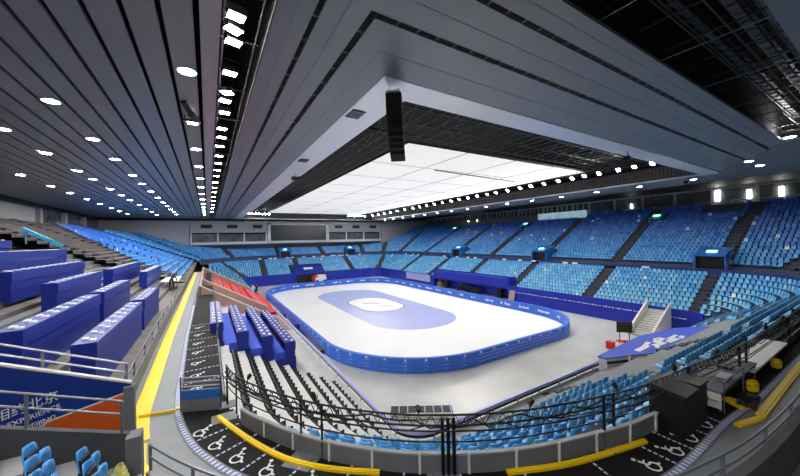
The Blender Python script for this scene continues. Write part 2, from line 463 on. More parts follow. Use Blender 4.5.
def seat_meshes(i):
    o1 = shell(.44, BACK, .022, .05).build('backrest', 'seat%d' % i, smooth=True); fixn(o1)
    o2 = shell(.44, PAN[::-1], -.022, .03, top_round=.03).build('seat_pan', 'seat%d' % i, smooth=True); fixn(o2)
    r = (o1.data, o2.data)
    bpy.data.objects.remove(o1); bpy.data.objects.remove(o2); return r
SM = [seat_meshes(i) for i in range(6)]
b = MB(); b.box(-.035,-.14,0,.035,.02,.37); b.box(-.12,-.17,.34,.12,.14,.37); b.box(-.02,-.21,.35,.02,-.17,.62)
br = b.build('bracket', 'seat_black'); BR = br.data; bpy.data.objects.remove(br)
def near_seat(p, q, z, tone, label, group):
    t = thing('stadium_seat', label, 'seat', (p[0],p[1],z), atan2(q[1],q[0])+pi/2, group)
    for nm, me in (('backrest',SM[tone][0]),('seat_pan',SM[tone][1]),('bracket',BR)):
        o = bpy.data.objects.new(nm, me); COL.objects.link(o); o.parent = t
    return t
SEATLIST = []      # (pos, normal, z, tone, rowname, index)
def in_aisle(nm, d, t, upper):
    L = (AISLES_U if upper else AISLES).get(nm, [])
    if nm == 'L' and upper: L = [tL(47.), tL(60.), tL(73.)]
    if nm == 'N': L = [tN(17), tN(27)]
    ln = seglen(nm, d)
    for a in L:
        if abs(t-a)*ln < .78: return True
    for (n2, t2, d2, w2, dp) in VOMS:
        if n2 == nm and abs(t-t2)*ln < w2/2+.35 and d2-.3 < d < d2+dp+.3: return True
    return False
def tone_for(frac):
    v = frac*4.6+random.gauss(0,.45); return max(0, min(5, int(round(v))))
def row(nm, d, z, t0, t1, upper, frac, rowname, rows_k, skip=None):
    ln = seglen(nm, d); n = int(ln*abs(t1-t0)/.52); idx = 0
    for i in range(n):
        t = t0+(t1-t0)*(i+.5)/n
        if in_aisle(nm, d, t, upper): continue
        p, q = seg(nm, d+.5, t)
        if skip and skip(p, d, t): continue
        idx += 1
        SEATLIST.append([p, q, z, tone_for(frac), rowname, idx, nm, rows_k])
for k in range(9):
    d = .12+RUN*k; z = LOWZ+RISE*k
    row('R', d, z, 0, 1, False, .0+.03*k, 'right lower stand', k+1, lambda p, d, t: (BAY0 < p[1] < BAY1 and d < 2))
    row('NR', d, z, .45 if k < 2 else .12, 1, False, .0+.03*k, 'near right corner', k+1)
    for nm in ('FR','F','FL'): row(nm, d, z, 0, 1, False, .08+.03*k, 'far lower stand', k+1, lambda p, d, t: (abs(p[0]-24.2) < 4.6 and d < 3.6) if nm == 'F' else False)
    row('L', d, z, 0, tL(64), False, .05+.03*k, 'left lower stand', k+1)
for k in range(20):
    d = UD+URUN*k; z = UZ+URISE*k; fr = .3+.035*k
    row('R', d, z, 0, 1, True, fr, 'right upper stand', k+1, lambda p, d, t: (p[1] < 18.4 and d > 21.4) or (p[1] > 37.5 and d > 23.4))
    row('NR', d, z, .1, 1, True, fr, 'near right upper corner', k+1)
    for nm in ('FR','F','FL'): row(nm, d, UZ+{'F':.36,'FL':.35}.get(nm, URISE)*k, 0, 1, True, fr*.8 if nm == 'FR' else .4, 'far upper stand', k+1, lambda p, d, t: (p[1] > (104.9 if p[0] < 53 else 99.6)) or p[0] < -20.8)
for k in range(22):
    d = 9.9+URUN*k; z = 7.2+.35*k
    row('L', d, z, 0, tL(46+max(0,k-2)*1.3), True, .42+.02*k, 'left upper stand', k+1, lambda p, d, t: p[0] < -21.2)
# near stand: rows left to right
EN = [(.35,12.6),(.4,11),(.7,9.6),(1.33,8.3),(1.85,7.45),(2.41,6.73),(3.4,5.75),(4.6,4.95),(5.5,4.5),(6.5,4.15),(7.6,3.85),(8.7,3.6),(12,3.3)]
def nskip(p, d, t):
    x, y = p
    if min(hypot(x-a-(c-a)*k/6, y-b-(e-b)*k/6) for (a,b),(c,e) in zip(EN,EN[1:]) for k in range(6)) < .3 or (d > 7.2 and x < 7): return True
    if 14 < x < 20.5 and y < 4.0: return True                   # under the white cover
    if d < 1.8 and x < 24: return True
    if x > 21.5 and y > 8.6 and x < 38.5: return True
    if 17.5 < x < 36 and 2.5 < d < 4.9: return True           # press platform
    return False
for k in range(10):
    d = .12+RUN*k; z = LOWZ+RISE*k
    row('NL', d, z, .38 if k < 5 else .3, 1, False, .35, 'near stand corner', k+1, nskip)
    row('N', d, z, 0, .985, False, .06 if k < 4 else .28, 'near stand', k+1, nskip)
    row('NR', d, z, 0, .12, False, .1, 'near right corner', k+1)
# which 300 are the largest in view
cand = []
for i, s_ in enumerate(SEATLIST):
    a = proj((s_[0][0], s_[0][1], s_[2]+.6))
    if a is None or not (-12 < a[0] < 812 and 60 < a[1] < 488): continue
    # hidden by the deck parapet?
    p = s_[0]; D3 = hypot(p[0], p[1])
    if s_[4] in ('near stand','near stand corner'):
        zl = 11.5-(11.5-(s_[2]+.85))           # top of seat
        # height of the sight line where it passes the parapet line
        tt = None
        for j in range(1, 60):
            f_ = j/60; x, y = p[0]*f_, p[1]*f_
            r = hypot(x-9.5, y-12.9)
            if (x < 9.5 and r < 9.35) or (x >= 9.5 and y > 3.5): tt = f_; break
        if tt and 11.5+(zl-11.5)*tt < 6.98: continue
    cand.append((a[2], i))
cand.sort(); CH = set(i for _, i in cand[:300])
stuff = MB()
def stuff_seat(p, q, z, tone):
    ang = atan2(q[1],q[0])+pi/2; c, s_ = cos(ang), sin(ang); o = len(stuff.v)
    pts = [(-.215,-.15,.38),(.215,-.15,.38),(.18,-.235,.8),(-.18,-.235,.8),(-.215,-.19,.38),(.215,-.19,.38),(.18,-.26,.8),(-.18,-.26,.8),
           (-.215,.21,.40),(.215,.21,.40),(.215,-.15,.40),(-.215,-.15,.40),(-.215,.19,.33),(.215,.19,.33),(.215,-.15,.36),(-.215,-.15,.36)]
    for x, y, zz in pts: stuff.v.append((p[0]+x*c-y*s_, p[1]+x*s_+y*c, z+zz))
    for f in ((0,1,2,3),(7,6,5,4),(3,2,6,7),(1,5,6,2),(4,0,3,7),(8,11,10,9)[::-1],(12,13,14,15)[::-1],(8,9,13,12)[::-1],(9,10,14,13)[::-1],(8,12,15,11)[::-1]):
        stuff.f.append(tuple(o+k for k in f)); stuff.m.append(tone)
NICE = {'near stand':'near stand','near stand corner':'rounded near left corner block','near right corner':'near right corner block','right lower stand':'right lower stand','right upper stand':'right upper stand','near right upper corner':'upper near right corner'}
seen = {}
TN = ['pale aqua','light blue','sky blue','bright blue','royal blue','deep blue']
for i, s_ in enumerate(SEATLIST):
    p, q, z, tone, rn, idx, nm, rk = s_
    if i in CH:
        lab = '%s seat, %s in the %s row up, %s' % (TN[tone], ordn(idx), ordn(rk), NICE.get(rn, rn))
        k = lab
        if k in seen: lab = lab.replace(' seat,', ' bucket seat,')
        seen[k] = 1
        near_seat(p, q, z, tone, lab, 'stadium seats of the '+NICE.get(rn, rn))
    else:
        stuff_seat(p, q, z, 6 if random.random() < .008 else tone)
o = stuff.build('stadium_seat', ['seat%d' % i for i in range(6)]+['seat_pale'])
tag(o, 'blue stadium seats filling the far stands around the ice', 'seats'); o['kind'] = 'stuff'
print('seats', len(SEATLIST), 'individual', len(CH))

# ------------------------------------------------------------------ folded black seats on the light steps, left
fs = thing('folding_seat', 'x', 'folding seat')
mb = MB(); mb.box(-.19,-.04,.1,.19,.0,.33); mb.box(-.16,-.055,.14,.16,-.04,.3); mb.build('backrest', 'seat_black', fs)
mb = MB(); mb.box(-.16,.0,.1,.16,.045,.28); mb.build('seat_pan', 'seat_black', fs)
mb = MB(); mb.box(-.235,-.06,0,-.205,.2,.3); mb.box(-.235,-.03,.08,.2,.0,.12); mb.build('armrest', 'seat_black', fs)
first = True
for k in range(9):
    d = .12+RUN*k; z = LOWZ+RISE*k; j = 0
    spots = []
    y = 19.4
    while y > 13.3: spots.append(seg('L', d+.62, tL(y))); y -= .5
    fr_ = .3 if k < 5 else .24; n = int(seglen('NL', d+.6)*fr_/.5)
    for i in range(n): spots.append(seg('NL', d+.62, fr_*(i+.5)/n))
    for p, q in spots:
        j += 1; lab = 'black folded seat, %s from the blue desks in the %s row above the rinkside rail' % (ordn(j), ordn(k+1))
        rz = atan2(q[1],q[0])+pi/2
        if first:
            fs.location = (p[0],p[1],z); fs.rotation_euler = (0,0,rz); fs['label'] = lab; fs['group'] = 'folded black seats on the pale steps'; first = False
        else: dup(fs, (p[0],p[1],z), rz, lab, 'folded black seats on the pale steps')

# ------------------------------------------------------------------ commentary desks
def tablet_proto():
    t = MB(); t.box(-.07,-.1,0,.07,.1,.03); t.box(-.06,-.09,.03,.06,.09,.045)
    return t
TAB = None
def tablet(x, y, z, lab, grp):
    global TAB
    if TAB is None:
        TAB = tablet_proto().build('desk_monitor', 'white', loc=(x,y,z)); tag(TAB, lab, 'desk monitor', grp); return
    o = TAB.copy(); COL.objects.link(o); o.location = (x,y,z); o['label'] = lab; o['group'] = grp
def desk(xr, y0, y1, ztop, zfl, zfront, w, label, nm, tabs=2, step=.62, bench=True, lower=False):
    t = thing('commentary_desk', label, 'desk', (xr-w/2, y0, zfl), 0, 'blue commentary desks in the stands')
    L = y1-y0; zt = ztop-zfl; zf = zfront-zfl
    mb = MB(); mb.box(-w/2,0,zt-.05,w/2,L,zt); mb.build('desk_top', 'desk_blue', t)
    mb = MB(); mb.box(w/2-.05,0,zt-.50,w/2,L,zt-.05); mb.build('upper_panel', 'desk_blue', t)
    mb = MB(); mb.box(w/2-.1,.02,zf,w/2-.04,L-.02,zt-.54); mb.build('lower_panel', 'desk_blue', t)
    mb = MB(); mb.box(-w/2,0,min(0,zf),w/2-.05,.05,zt-.05); mb.build('end_panel', 'desk_blue', t)
    mb = MB(); mb.box(-w/2,L-.05,min(0,zf),w/2-.05,L,zt-.05); mb.build('end_panel', 'desk_blue', t)
    if lower:
        mb = MB(); mb.box(-w/2-.6,.15,.02,-w/2,L,.4); mb.build('bench', 'seat_blue_cloth', t, label='light blue bench behind the desk')
    elif bench:
        mb = MB(); mb.box(-w/2-.75,.1,.38,-w/2-.25,L-.1,.46); mb.box(-w/2-.8,.1,.4,-w/2-.75,L-.1,.62)
        mb.build('bench', 'seat_blue_cloth', t, label='light blue bench behind the desk')
    n = int(L/step)
    for r in range(tabs):
        for i in range(n):
            y = y0+.3+i*step+(.3 if r else 0)
            if y > y1-.15: continue
            tablet(xr-(.16 if r == 0 else w-.18), y, ztop+.002, 'white monitor, %s along the %s edge of the %s' % (ordn(i+1), 'front' if r == 0 else 'back', nm), 'white monitors on the '+nm)
# lower left block (four) - on the pale steps
for j, (xr, y0, y1, zt, zb) in enumerate(((.66,20.,27.4,7.14,6.04),(1.92,20.,28.8,6.45,5.46),(3.22,20.,29.6,5.97,4.91),(4.5,20.,30.6,5.38,4.4))):
    names = ['lower desk nearest the walkway','second lower desk from the walkway','third lower desk from the walkway','lower desk nearest the ice']
    desk(xr, y0, y1, zt, zb, zb, .62, 'blue commentary desk topped with white monitors, '+names[j].replace('lower desk ','lower one '), names[j], 2, .8, lower=True)
mb = MB()
for j, (xr, zb) in enumerate(((.66,6.04),(1.92,5.46),(3.22,4.91),(4.5,4.4))): mb.box(xr-1.25,20.05,3.2,xr+.02,31,zb+.02)
struct('platform_floor', mb, 'desk_blue')
# upper left
UP = [(-2.9,12.9,20.6,8.6,7.0,'first walkway desk'),(-2.9,21.3,27.2,8.6,7.0,'second walkway desk'),
      (-4.54,13.3,20.9,9.14,7.5,'near desk of the second tier'),(-4.54,21.6,28.,9.14,7.5,'middle desk of the second tier'),(-4.54,35.,44.,9.14,7.7,'far desk of the second tier'),
      (-6.2,21.6,29.,9.74,8.2,'near desk of the third tier'),(-6.0,31.,42.,9.74,8.3,'far desk of the third tier'),
      (-7.9,22.2,32.5,10.35,8.9,'near desk of the fourth tier'),(-9.5,24.,35.,11.25,9.4,'long desk of the fifth tier'),(-11.,24.,31.,11.95,10.2,'long desk of the top tier')]
for xr, y0, y1, zt, zf, nm in UP:
    desk(xr, y0, y1, zt, zf, zf, .58, 'blue commentary desk topped with white monitors, '+nm, nm, 2, .85, bench=False)
mb = MB()
for k, (xr, zt, y0, y1) in enumerate(((-2.9,7.3,12.5,44),(-4.54,7.75,12.5,46),(-6.2,8.5,16,46),(-7.9,9.1,18,46),(-9.5,9.9,20,46),(-11,10.7,20,46))):
    mb.box(xr-1.1,y0,6.9,xr-.58,y1,zt)
    mb.box(xr-.58,y0,6.9,xr,y1,zt-.5)
struct('seating_terrace', mb, 'concrete_mid')

# ------------------------------------------------------------------ deck, parapets, walkway (left + near)
E_ = [(.35,64),(.35,34),(.35,20),(.35,12.6),(.4,11),(.7,9.6),(1.33,8.3),(1.85,7.45),(2.41,6.73),(3.4,5.75),(4.6,4.95),(5.5,4.5),(6.5,4.15),(7.6,3.85),(8.7,3.6),(12,3.3),(15,3.05),(20,3.0),(44,3.0)]
D_ = [(-1.03,64),(-1.03,34),(-1.03,20),(-.92,13),(-.8,11),(-.42,9.3),(.0,8.3),(.35,7.65),(1.2,6.45),(2.4,5.2),(3.6,4.25),(5.0,3.45),(6.5,2.95),(8.06,2.66),(11.3,2.65),(14,2.5),(20,2.45),(44,2.45)]
O_ = [(-2.25,64),(-2.25,34),(-2.25,20),(-2.15,12),(-2.0,10.4),(-1.75,9.2),(-1.5,8.6),(-1.1,7.8),(-.65,7.0),(.0,6.05),(1.1,4.75),(2.4,3.6),(3.7,2.8),(5.0,2.3),(6.25,2.0),(8.4,1.66),(11.6,1.5),(20,1.45),(44,1.4)]
def smooth_poly(P, n=4):
    out = []
    for i in range(len(P)-1):
        p0 = P[max(i-1,0)]; p1 = P[i]; p2 = P[i+1]; p3 = P[min(i+2,len(P)-1)]
        for k in range(n):
            t = k/n
            if hypot(p2[0]-p1[0],p2[1]-p1[1]) > 3.5: q = (p1[0]+(p2[0]-p1[0])*t, p1[1]+(p2[1]-p1[1])*t)
            else:
                # catmull-rom with tangents limited by the middle chord
                l = hypot(p2[0]-p1[0],p2[1]-p1[1])
                def tg(a, b):
                    m = hypot(b[0]-a[0], b[1]-a[1]) or 1; return ((b[0]-a[0])/m*l, (b[1]-a[1])/m*l)
                m1 = tg(p0,p2); m2 = tg(p1,p3)
                h1 = 2*t**3-3*t*t+1; h2 = t**3-2*t*t+t; h3 = -2*t**3+3*t*t; h4 = t**3-t*t
                q = tuple(h1*p1[j]+h2*m1[j]+h3*p2[j]+h4*m2[j] for j in (0,1))
            out.append(q)
    out.append(P[-1]); return out
E2, D2, O2 = smooth_poly(E_), smooth_poly(D_), smooth_poly(O_)
def resample(P, n):
    d = [0]
    for a, b in zip(P, P[1:]): d.append(d[-1]+hypot(b[0]-a[0],b[1]-a[1]))
    out = []; j = 0
    for i in range(n):
        u = d[-1]*i/(n-1)
        while j < len(d)-2 and d[j+1] < u: j += 1
        t = (u-d[j])/((d[j+1]-d[j]) or 1); out.append((P[j][0]+(P[j+1][0]-P[j][0])*t, P[j][1]+(P[j+1][1]-P[j][1])*t))
    return out
def band(A, B, z, m, name, th=.2):
    n = 160; A_, B_ = resample(A, n), resample(B, n); mb = MB()
    mb.strip([(x,y,z) for x,y in A_], [(x,y,z) for x,y in B_]); mb.strip([(x,y,z-th) for x,y in B_], [(x,y,z-th) for x,y in A_])
    return struct(name, mb, m)
band([(p[0]+0,p[1]) for p in E2], D2, 6.6, 'deck_black', 'floor_deck')
band(D2, O2, 6.6, 'walk_grey', 'floor_walkway')
# dotted edge strip
Lp = resample(D2, 1400); mb = MB()
for i in range(0, 1398, 2):
    a, b2 = Lp[i], Lp[i+1]
    if a[1] > 30 or a[0] > 24: continue
    mb.obox(((a[0]+b2[0])/2,(a[1]+b2[1])/2,6.612), (b2[0]-a[0],b2[1]-a[1],0), tuple(v*1.6 for v in (-(b2[1]-a[1]),b2[0]-a[0],0)), (0,0,.012))
struct('floor_marking', mb, 'mark_lilac')
mb = MB(); q1 = [p for p in D2 if p[1] < 40 and p[0] < 30]
mb.wall(q1, 6.602, 6.608, .2); struct('floor_marking', mb, 'concrete_mid')
# yellow painted band by the left wall
mb = MB(); q1 = [(p[0]+.42,p[1]) for p in O2 if p[1] > 9.9]
mb.wall(q1, 6.602, 6.612, .42); struct('floor_marking', mb, 'yellow')
mb = MB(); mb.wall([(-1.5,9.95),(-1.38,9.0),(-1.15,8.4)], 6.602, 6.62, .26); mb.wall([(-1.1,8.4),(-.75,7.6)], 6.602, 6.62, .05)
mb.box(-1.72,9.05,6.6,-1.52,9.4,7.3)
struct('floor_marking', mb, 'yellow')
# yellow cable ramp across the walkway
def cable_ramp(P, w, label):
    mb = MB(); mb.wall(P, 6.603, 6.66, w); mb.wall(P, 6.66, 6.68, w*.5); tag(mb.build('cable_ramp', 'yellow'), label, 'cable ramp')
cable_ramp(smooth_poly([(.16,10.28),(.62,9.08),(1.06,8.09),(1.5,7.33),(2.15,6.61),(2.99,5.93)]), .12, 'yellow cable ramp curving over the wheelchair bays on the left')
cable_ramp(smooth_poly([(5.2,4.5),(6.32,4.02),(7.37,3.72),(8.7,3.42)]), .12, 'yellow cable ramp over the wheelchair bays near the black cabinet')
cable_ramp([(-1.75,11.55),(-.9,11.35),(-.7,11.5)], .07, 'thin yellow cable cover crossing the grey walkway on the left')
cable_ramp([(11.3,2.45),(12.2,2.22)], .16, 'short yellow cable ramp beside the camera platform')
cable_ramp([(12.4,2.25),(17.5,2.3),(24,2.3)], .2, 'long yellow cable ramp on the walkway under the lighting truss')
cable_ramp([(12.6,2.55),(12.9,3.0)], .35, 'wide yellow ramp piece turned towards the truss')
# floor plates
mb = MB(); mb.box(.0,9.95,6.602,.62,10.45,6.612); mb.obox((1.75,7.25,6.607),(.45,-.5,0),(.5,.4,0),(0,0,.012)); mb.obox((3.95,5.05,6.607),(.5,-.4,0),(.3,.4,0),(0,0,.012))
struct('floor_plate', mb, 'walk_grey')
# wheelchair marks and bay lines
def pict(mb, x, y, a, s):
    c, sn = cos(a), sin(a)
    def T(u, v): return (x+(u*c-v*sn)*s, y+(u*sn+v*c)*s, 6.616)
    def ln(P, w):
        for p, q in zip(P, P[1:]): mb.bar(T(*p), T(*q), w*s, .008)
    ln([(.0+.22*cos(t), -.12+.22*sin(t)) for t in [radians(100+k*28) for k in range(10)]], .055)
    ln([(-.06,.30),(-.03,.0),(.16,-.02),(.26,-.26),(.34,-.24)], .07)
    ln([(-.04,.16),(.14,.15)], .05)
    p = T(-.07,.42); mb.cyl((p[0],p[1],6.612), .07*s, .008, 10)
mb = MB(); ml = MB()
PX = [(-.52,21.8),(-.5,20.1),(-.5,18.4),(-.48,16.9),(-.45,15.4),(-.42,14.0),(-.38,12.7),(-.2,9.75),(.12,8.95),(.52,8.15),(1.02,7.35),(1.75,6.5),(7.9,3.05),(8.85,2.98),(9.7,2.98),(10.7,2.98)]
EC = resample(E2, 700)
for x, y in PX:
    e = min(EC, key=lambda p: hypot(p[0]-x,p[1]-y)); a = atan2(e[1]-y, e[0]-x)-pi/2
    pict(mb, x, y, a+radians(25), .62)
struct('floor_marking', mb, 'mark_white')
for x, y in [(-.4,y) for y in (22.6,20.9,19.2,17.6,16.1,14.6,13.3)]+[(.05,9.5),(.42,8.62),(.85,7.85),(1.5,7.0),(2.3,6.1),(3.1,5.35),(4.2,4.6),(5.4,3.95),(6.9,3.45),(8.4,3.12),(9.3,3.05),(10.2,3.0),(11.2,3.0)]:
    e = min(EC, key=lambda p: hypot(p[0]-x,p[1]-y)); d_ = min(Lp, key=lambda p: hypot(p[0]-x,p[1]-y))
    n = 9
    for k in range(n):
        f0, f1 = k/n, (k+.62)/n
        ml.bar((d_[0]+(e[0]-d_[0])*f0, d_[1]+(e[1]-d_[1])*f0, 6.61), (d_[0]+(e[0]-d_[0])*f1, d_[1]+(e[1]-d_[1])*f1, 6.61), .04, .01)
struct('floor_marking', ml, 'mark_lilac')

# deck parapet (grey panels with white posts) + outer wall with rails
def clip(P, f): return [p for p in P if f(p)]
ep = clip(E2, lambda p: p[1] < 9.7 and p[0] < 13.5)
mb = MB(); mb.wall(ep, 6.2, 6.98, .06); struct('wall_deck', mb, 'concrete_mid')
mb = MB(); mb.wall(ep, 6.98, 7.02, .1); struct('trim_4', mb, 'concrete_light')
rp = resample(ep, 16)
for i, p in enumerate(rp[1:-1]):
    mb = MB(); mb.box(p[0]-.02,p[1]-.07,6.6,p[0]+.02,p[1]-.03,7.02)
    struct('trim_5', mb, 'white')
ep2 = clip(E2, lambda p: p[0] > 13 and p[0] < 43)
mb = MB(); mb.wall(ep2, 6.2, 6.9, .06); struct('wall_deck', mb, 'concrete_dark')
mb = MB(); mb.wall(clip(E2, lambda p: 11 < p[1] < 35), 5.9, 6.75, .06); struct('wall_deck', mb, 'concrete_mid')
on = clip(O2, lambda p: p[1] < 7.75 and p[0] < 43)
mb = MB(); mb.wall(clip(on, lambda p: p[0] < 4.6), 6.4, 7.25, .16); struct('wall_walkway', mb, 'concrete_light')
mb = MB(); mb.wall(clip(on, lambda p: p[0] > 4), 6.4, 7.25, .16); struct('wall_walkway', mb, 'concrete_dark')  # same wall, darker colour here stands in for the weaker light
ol = clip(O2, lambda p: p[1] > 9.05)
mb = MB(); mb.wall(ol, 6.4, 7.15, .1); struct('wall_walkway', mb, 'concrete_mid')
def guardrail(P, z0, zs, label, step, r=.025, m='rail_grey', name='guardrail', r0=None):
    cx, cy = P[0]; t = thing(name, label, 'railing', (cx,cy,z0))
    for z in zs:
        mb = MB(); mb.tube([(x-cx,y-cy,z-z0) for x,y in P], r0 or r); mb.build('rail', m, t)
    Lh = sum(hypot(b[0]-a[0],b[1]-a[1]) for a, b in zip(P,P[1:])); n = max(2, int(Lh/step)+1)
    for p in resample(P, n):
        mb = MB(); mb.box(p[0]-cx-r,p[1]-cy-r,0,p[0]-cx+r,p[1]-cy+r,max(zs)-z0); mb.build('post', m, t)
    return t
guardrail(clip(on, lambda p: p[0] < 4), 7.25, (7.5,7.72), 'grey two-bar guardrail curving in front of the camera on the left', 1.3)
guardrail(clip(on, lambda p: p[0] >= 4 and p[0] < 20), 7.25, (7.5,7.72), 'grey guardrail curving round the right end of the walkway', 1.6)
guardrail(clip(ol, lambda p: p[1] < 40), 7.15, (7.35,7.6), 'grey guardrail between the yellow walkway line and the blue desks', 2.2)
guardrail(clip(E2, lambda p: 17.8 < p[1] < 40), 6.75, (7.0,7.35), 'dark guardrail along the inner edge of the left walkway', 1.8, m='concrete_dark')

# barrier with blue sheet on left deck
t = thing('crowd_barrier', 'steel barrier with a blue printed sheet across the wheelchair deck', 'barrier', (-.75,11.25,6.6))
mb = MB(); mb.wall([(0,0),(1.0,-.45)], .35, .62, .04); mb.build('printed_sheet', 'sheet_blue', t)
mb = MB(); mb.wall([(0,0),(1.0,-.45)], 0, .34, .04); mb.build('base_panel', 'concrete_mid', t)
for z in (.72, .85, .98):
    mb = MB(); mb.tube([(0,0,z),(1.0,-.45,z)], .018); mb.build('rail', 'metal', t)
for x, y in ((0,0),(1.0,-.45)):
    mb = MB(); mb.box(x-.02,y-.02,0,x+.02,y+.02,1.0); mb.build('post', 'concrete_dark', t)
mb = MB()
for k in range(5): mb.bar((.1+k*.2,-.045-.09*k-.03,.38),(.25+k*.16,-.1-.075*k-.03,.58),.012,.01)
mb.build('sheet_pattern', 'pad_blue', t)

# ------------------------------------------------------------------ lighting truss along the deck edge
tp = resample(clip(E2, lambda p: p[1] < 11.2 and p[0] < 34), 60)
TZ0, TZ1 = 7.58, 7.8
t = thing('lighting_truss', 'black lattice truss carrying stage lights along the edge of the deck', 'truss')
for z, dx in ((TZ0,0),(TZ1,0)):
    mb = MB(); mb.tube([(x,y,z) for x,y in tp], .022); mb.build('chord', 'truss_black', t)
mb = MB(); mb.tube([(x-.12 if x < 1 else x-.05,y-.2 if x > 1 else y,TZ0) for x,y in tp], .018); mb.build('chord', 'truss_black', t)
mb = MB(); mb.tube([(x,y,7.24) for x,y in tp], .016); mb.build('lower_rail', 'truss_black', t)
mb = MB(); rnd = random.Random(3)
mb.tube([(x+rnd.uniform(-.05,.05),y+rnd.uniform(-.05,.05),7.62+rnd.uniform(-.1,.1)) for x,y in resample(tp, 110)], .02, 5)
mb.tube([(x+rnd.uniform(-.05,.05),y+rnd.uniform(-.05,.05),7.55+rnd.uniform(-.14,.06)) for x,y in resample(tp, 90)], .014, 5)
mb.build('cable_run', 'black', t)
mb = MB()
fine = resample(tp, 280)
for i in range(len(fine)-1):
    a, b2 = fine[i], fine[i+1]
    mb.bar((a[0],a[1],TZ0 if i % 2 else TZ1), (b2[0],b2[1],TZ1 if i % 2 else TZ0), .014)
mb.build('lattice', 'truss_black', t)
for (x, y), n, w in (((.42,10.9),1,.05),((.62,10.2),1,.04),((1.78,7.55),1,.04),((2.12,7.05),1,.04),((4.05,5.15),3,.05),((7.7,3.82),1,.05),((8.05,3.78),1,.05),((11.3,3.36),1,.05),((14.6,3.08),1,.06),((15.2,3.05),1,.06),((21,3.0),2,.05)):
    for k in range(n):
        mb = MB(); mb.box(x+.1*k-w/2,y-.06*k-w/2,6.6,x+.1*k+w/2,y-.06*k+w/2,TZ1); mb.build('upright', 'truss_black', t)
for x, y in ((.42,10.9),(1.95,7.3),(4.1,5.1),(7.85,3.8),(11.3,3.3)):
    mb = MB(); mb.box(x-.22,y-.22,6.613,x+.22,y+.22,6.64); mb.build('base_plate', 'concrete_mid', t)
def stage_light(x, y, z, rz, label):
    t = thing('stage_light', label, 'stage light', (x,y,z), rz, 'stage lights on the black truss')
    mb = MB(); mb.bar((0,0,0),(0,0,.12),.04); mb.bar((-.1,0,.12),(.1,0,.12),.03); mb.bar((-.1,0,.12),(-.1,0,.28),.02); mb.bar((.1,0,.12),(.1,0,.28),.02); mb.build('yoke', 'truss_black', t)
    mb = MB(); mb.cyl((0,0,.18),.07,.2,10,0,.09); o = mb.build('lamp_head', 'black', t); o.rotation_euler = (.7,0,0); o.location = (0,.1,.0)
    return t
sl = None
SLP = list(range(3, 58, 4))
for n_, i in enumerate(SLP):
    x, y = tp[i]; lab = 'small black stage light on the truss, %s from its left end' % ordn(n_+1)
    if sl is None: sl = stage_light(x, y, TZ1, .5*i, lab); sl.scale = (.55,.55,.7)
    else: dup(sl, (x,y,TZ1), .5*i, lab, 'stage lights on the black truss')

# front guard rails beside the ice
def frontrail(segs, label):
    P = []
    for nm, a, b2 in segs: P += [seg(nm, -.0, tt)[0] for tt in ts(nm, a, b2)]
    t = thing('rinkside_rail', label, 'railing', (P[0][0],P[0][1],1.92)); cx, cy = P[0]
    Q = [(x-cx,y-cy) for x,y in P]
    mb = MB(); mb.wall(Q, .62, .78, .16); mb.build('top_rail', 'lavender', t)
    mb = MB(); mb.wall(Q, .30, .38, .06); mb.build('middle_rail', 'white', t)
    mb = MB(); mb.wall(Q, .04, .12, .06); mb.build('bottom_rail', 'white', t)
    mb = MB()
    Lh = sum(hypot(b[0]-a[0],b[1]-a[1]) for a, b in zip(Q,Q[1:]))
    mb.wall(Q, .44, .6, .03); mb.build('dark_infill', 'black', t)
    for p in resample(Q, int(Lh/2)+2)[:98]:
        mb = MB(); mb.box(p[0]-.04,p[1]-.04,0,p[0]+.04,p[1]+.04,.62); mb.build('post', 'metal', t)
frontrail((('L',tL(46),1),('NL',0,1),('N',0,tN(36))), 'low pale rail running round the left and near edge of the seating')

# ------------------------------------------------------------------ ceiling
CZ = 18.
def slat(mb, x0, y0, x1, y1, z=CZ, m=0): mb.box(x0,y0,z,x1,y1,z+.12,m)
mb = MB(); x = -.12-.87; gap = .14
while x > -23: slat(mb, x, -12, x+.87-gap, 100); x -= .87
struct('ceiling', mb, 'slat')
mb = MB(); slat(mb, -.1, -12, .43, 97); struct('ceiling', mb, 'slat_pink')
mb = MB()
# rings round the opening: left side strips (along y) and near side strips (along x), mitred
def lring(x0, x1, y0n, y1n, xr0, xr1):
    # left strip from mitre upward, near strip to the right up to the slanted end
    mb.prism([(x0,y0n),(x1,y1n),(x1,97.5),(x0,97.5)], CZ, CZ+.12)
    mb.prism([(x0,y0n),(xr0,y0n),(xr1,y1n),(x1,y1n)], CZ, CZ+.12)
XR = lambda y: 33.2+(y-3.5)*1.87
lring(1.72,2.68,5.05,6.03, XR(5.05), XR(6.03))
lring(2.86,4.07,6.24,7.98, XR(6.24), XR(7.98))
lring(4.31,6.1,8.23,10.95, XR(8.23), XR(10.95))
struct('ceiling', mb, 'slat')
mb = MB()
for x, y in ((2.2,5.5),(3.45,7.1),(5.2,9.6)): mb.box(x-.012,y,CZ-.006,x+.012,97,CZ+.02); mb.box(x,y-.012,CZ-.006,XR(y),y+.012,CZ+.02)
for k in range(0): mb.box(1.75,10+6*k,CZ-.005,6.05,10.02+6*k,CZ+.02)
for k in range(0): mb.box(8+4*k,5.1,CZ-.005,8.02+4*k,10.9,CZ+.02)
struct('trim_10', mb, 'side_wall')
mb = MB()
for k in range(70):
    y = 9+1.25*k; mb.box(4.05,y,CZ+.02,4.33,y+.05,CZ+.08); mb.box(2.66,y,CZ+.02,2.88,y+.05,CZ+.08)
for k in range(40):
    x = 5+.75*k; mb.box(x,7.96,CZ+.02,x+.05,8.25,CZ+.08)
    mb.box(x+.3,6.0,CZ+.02,x+.35,6.26,CZ+.08)
struct('trim_11', mb, 'side_wall')
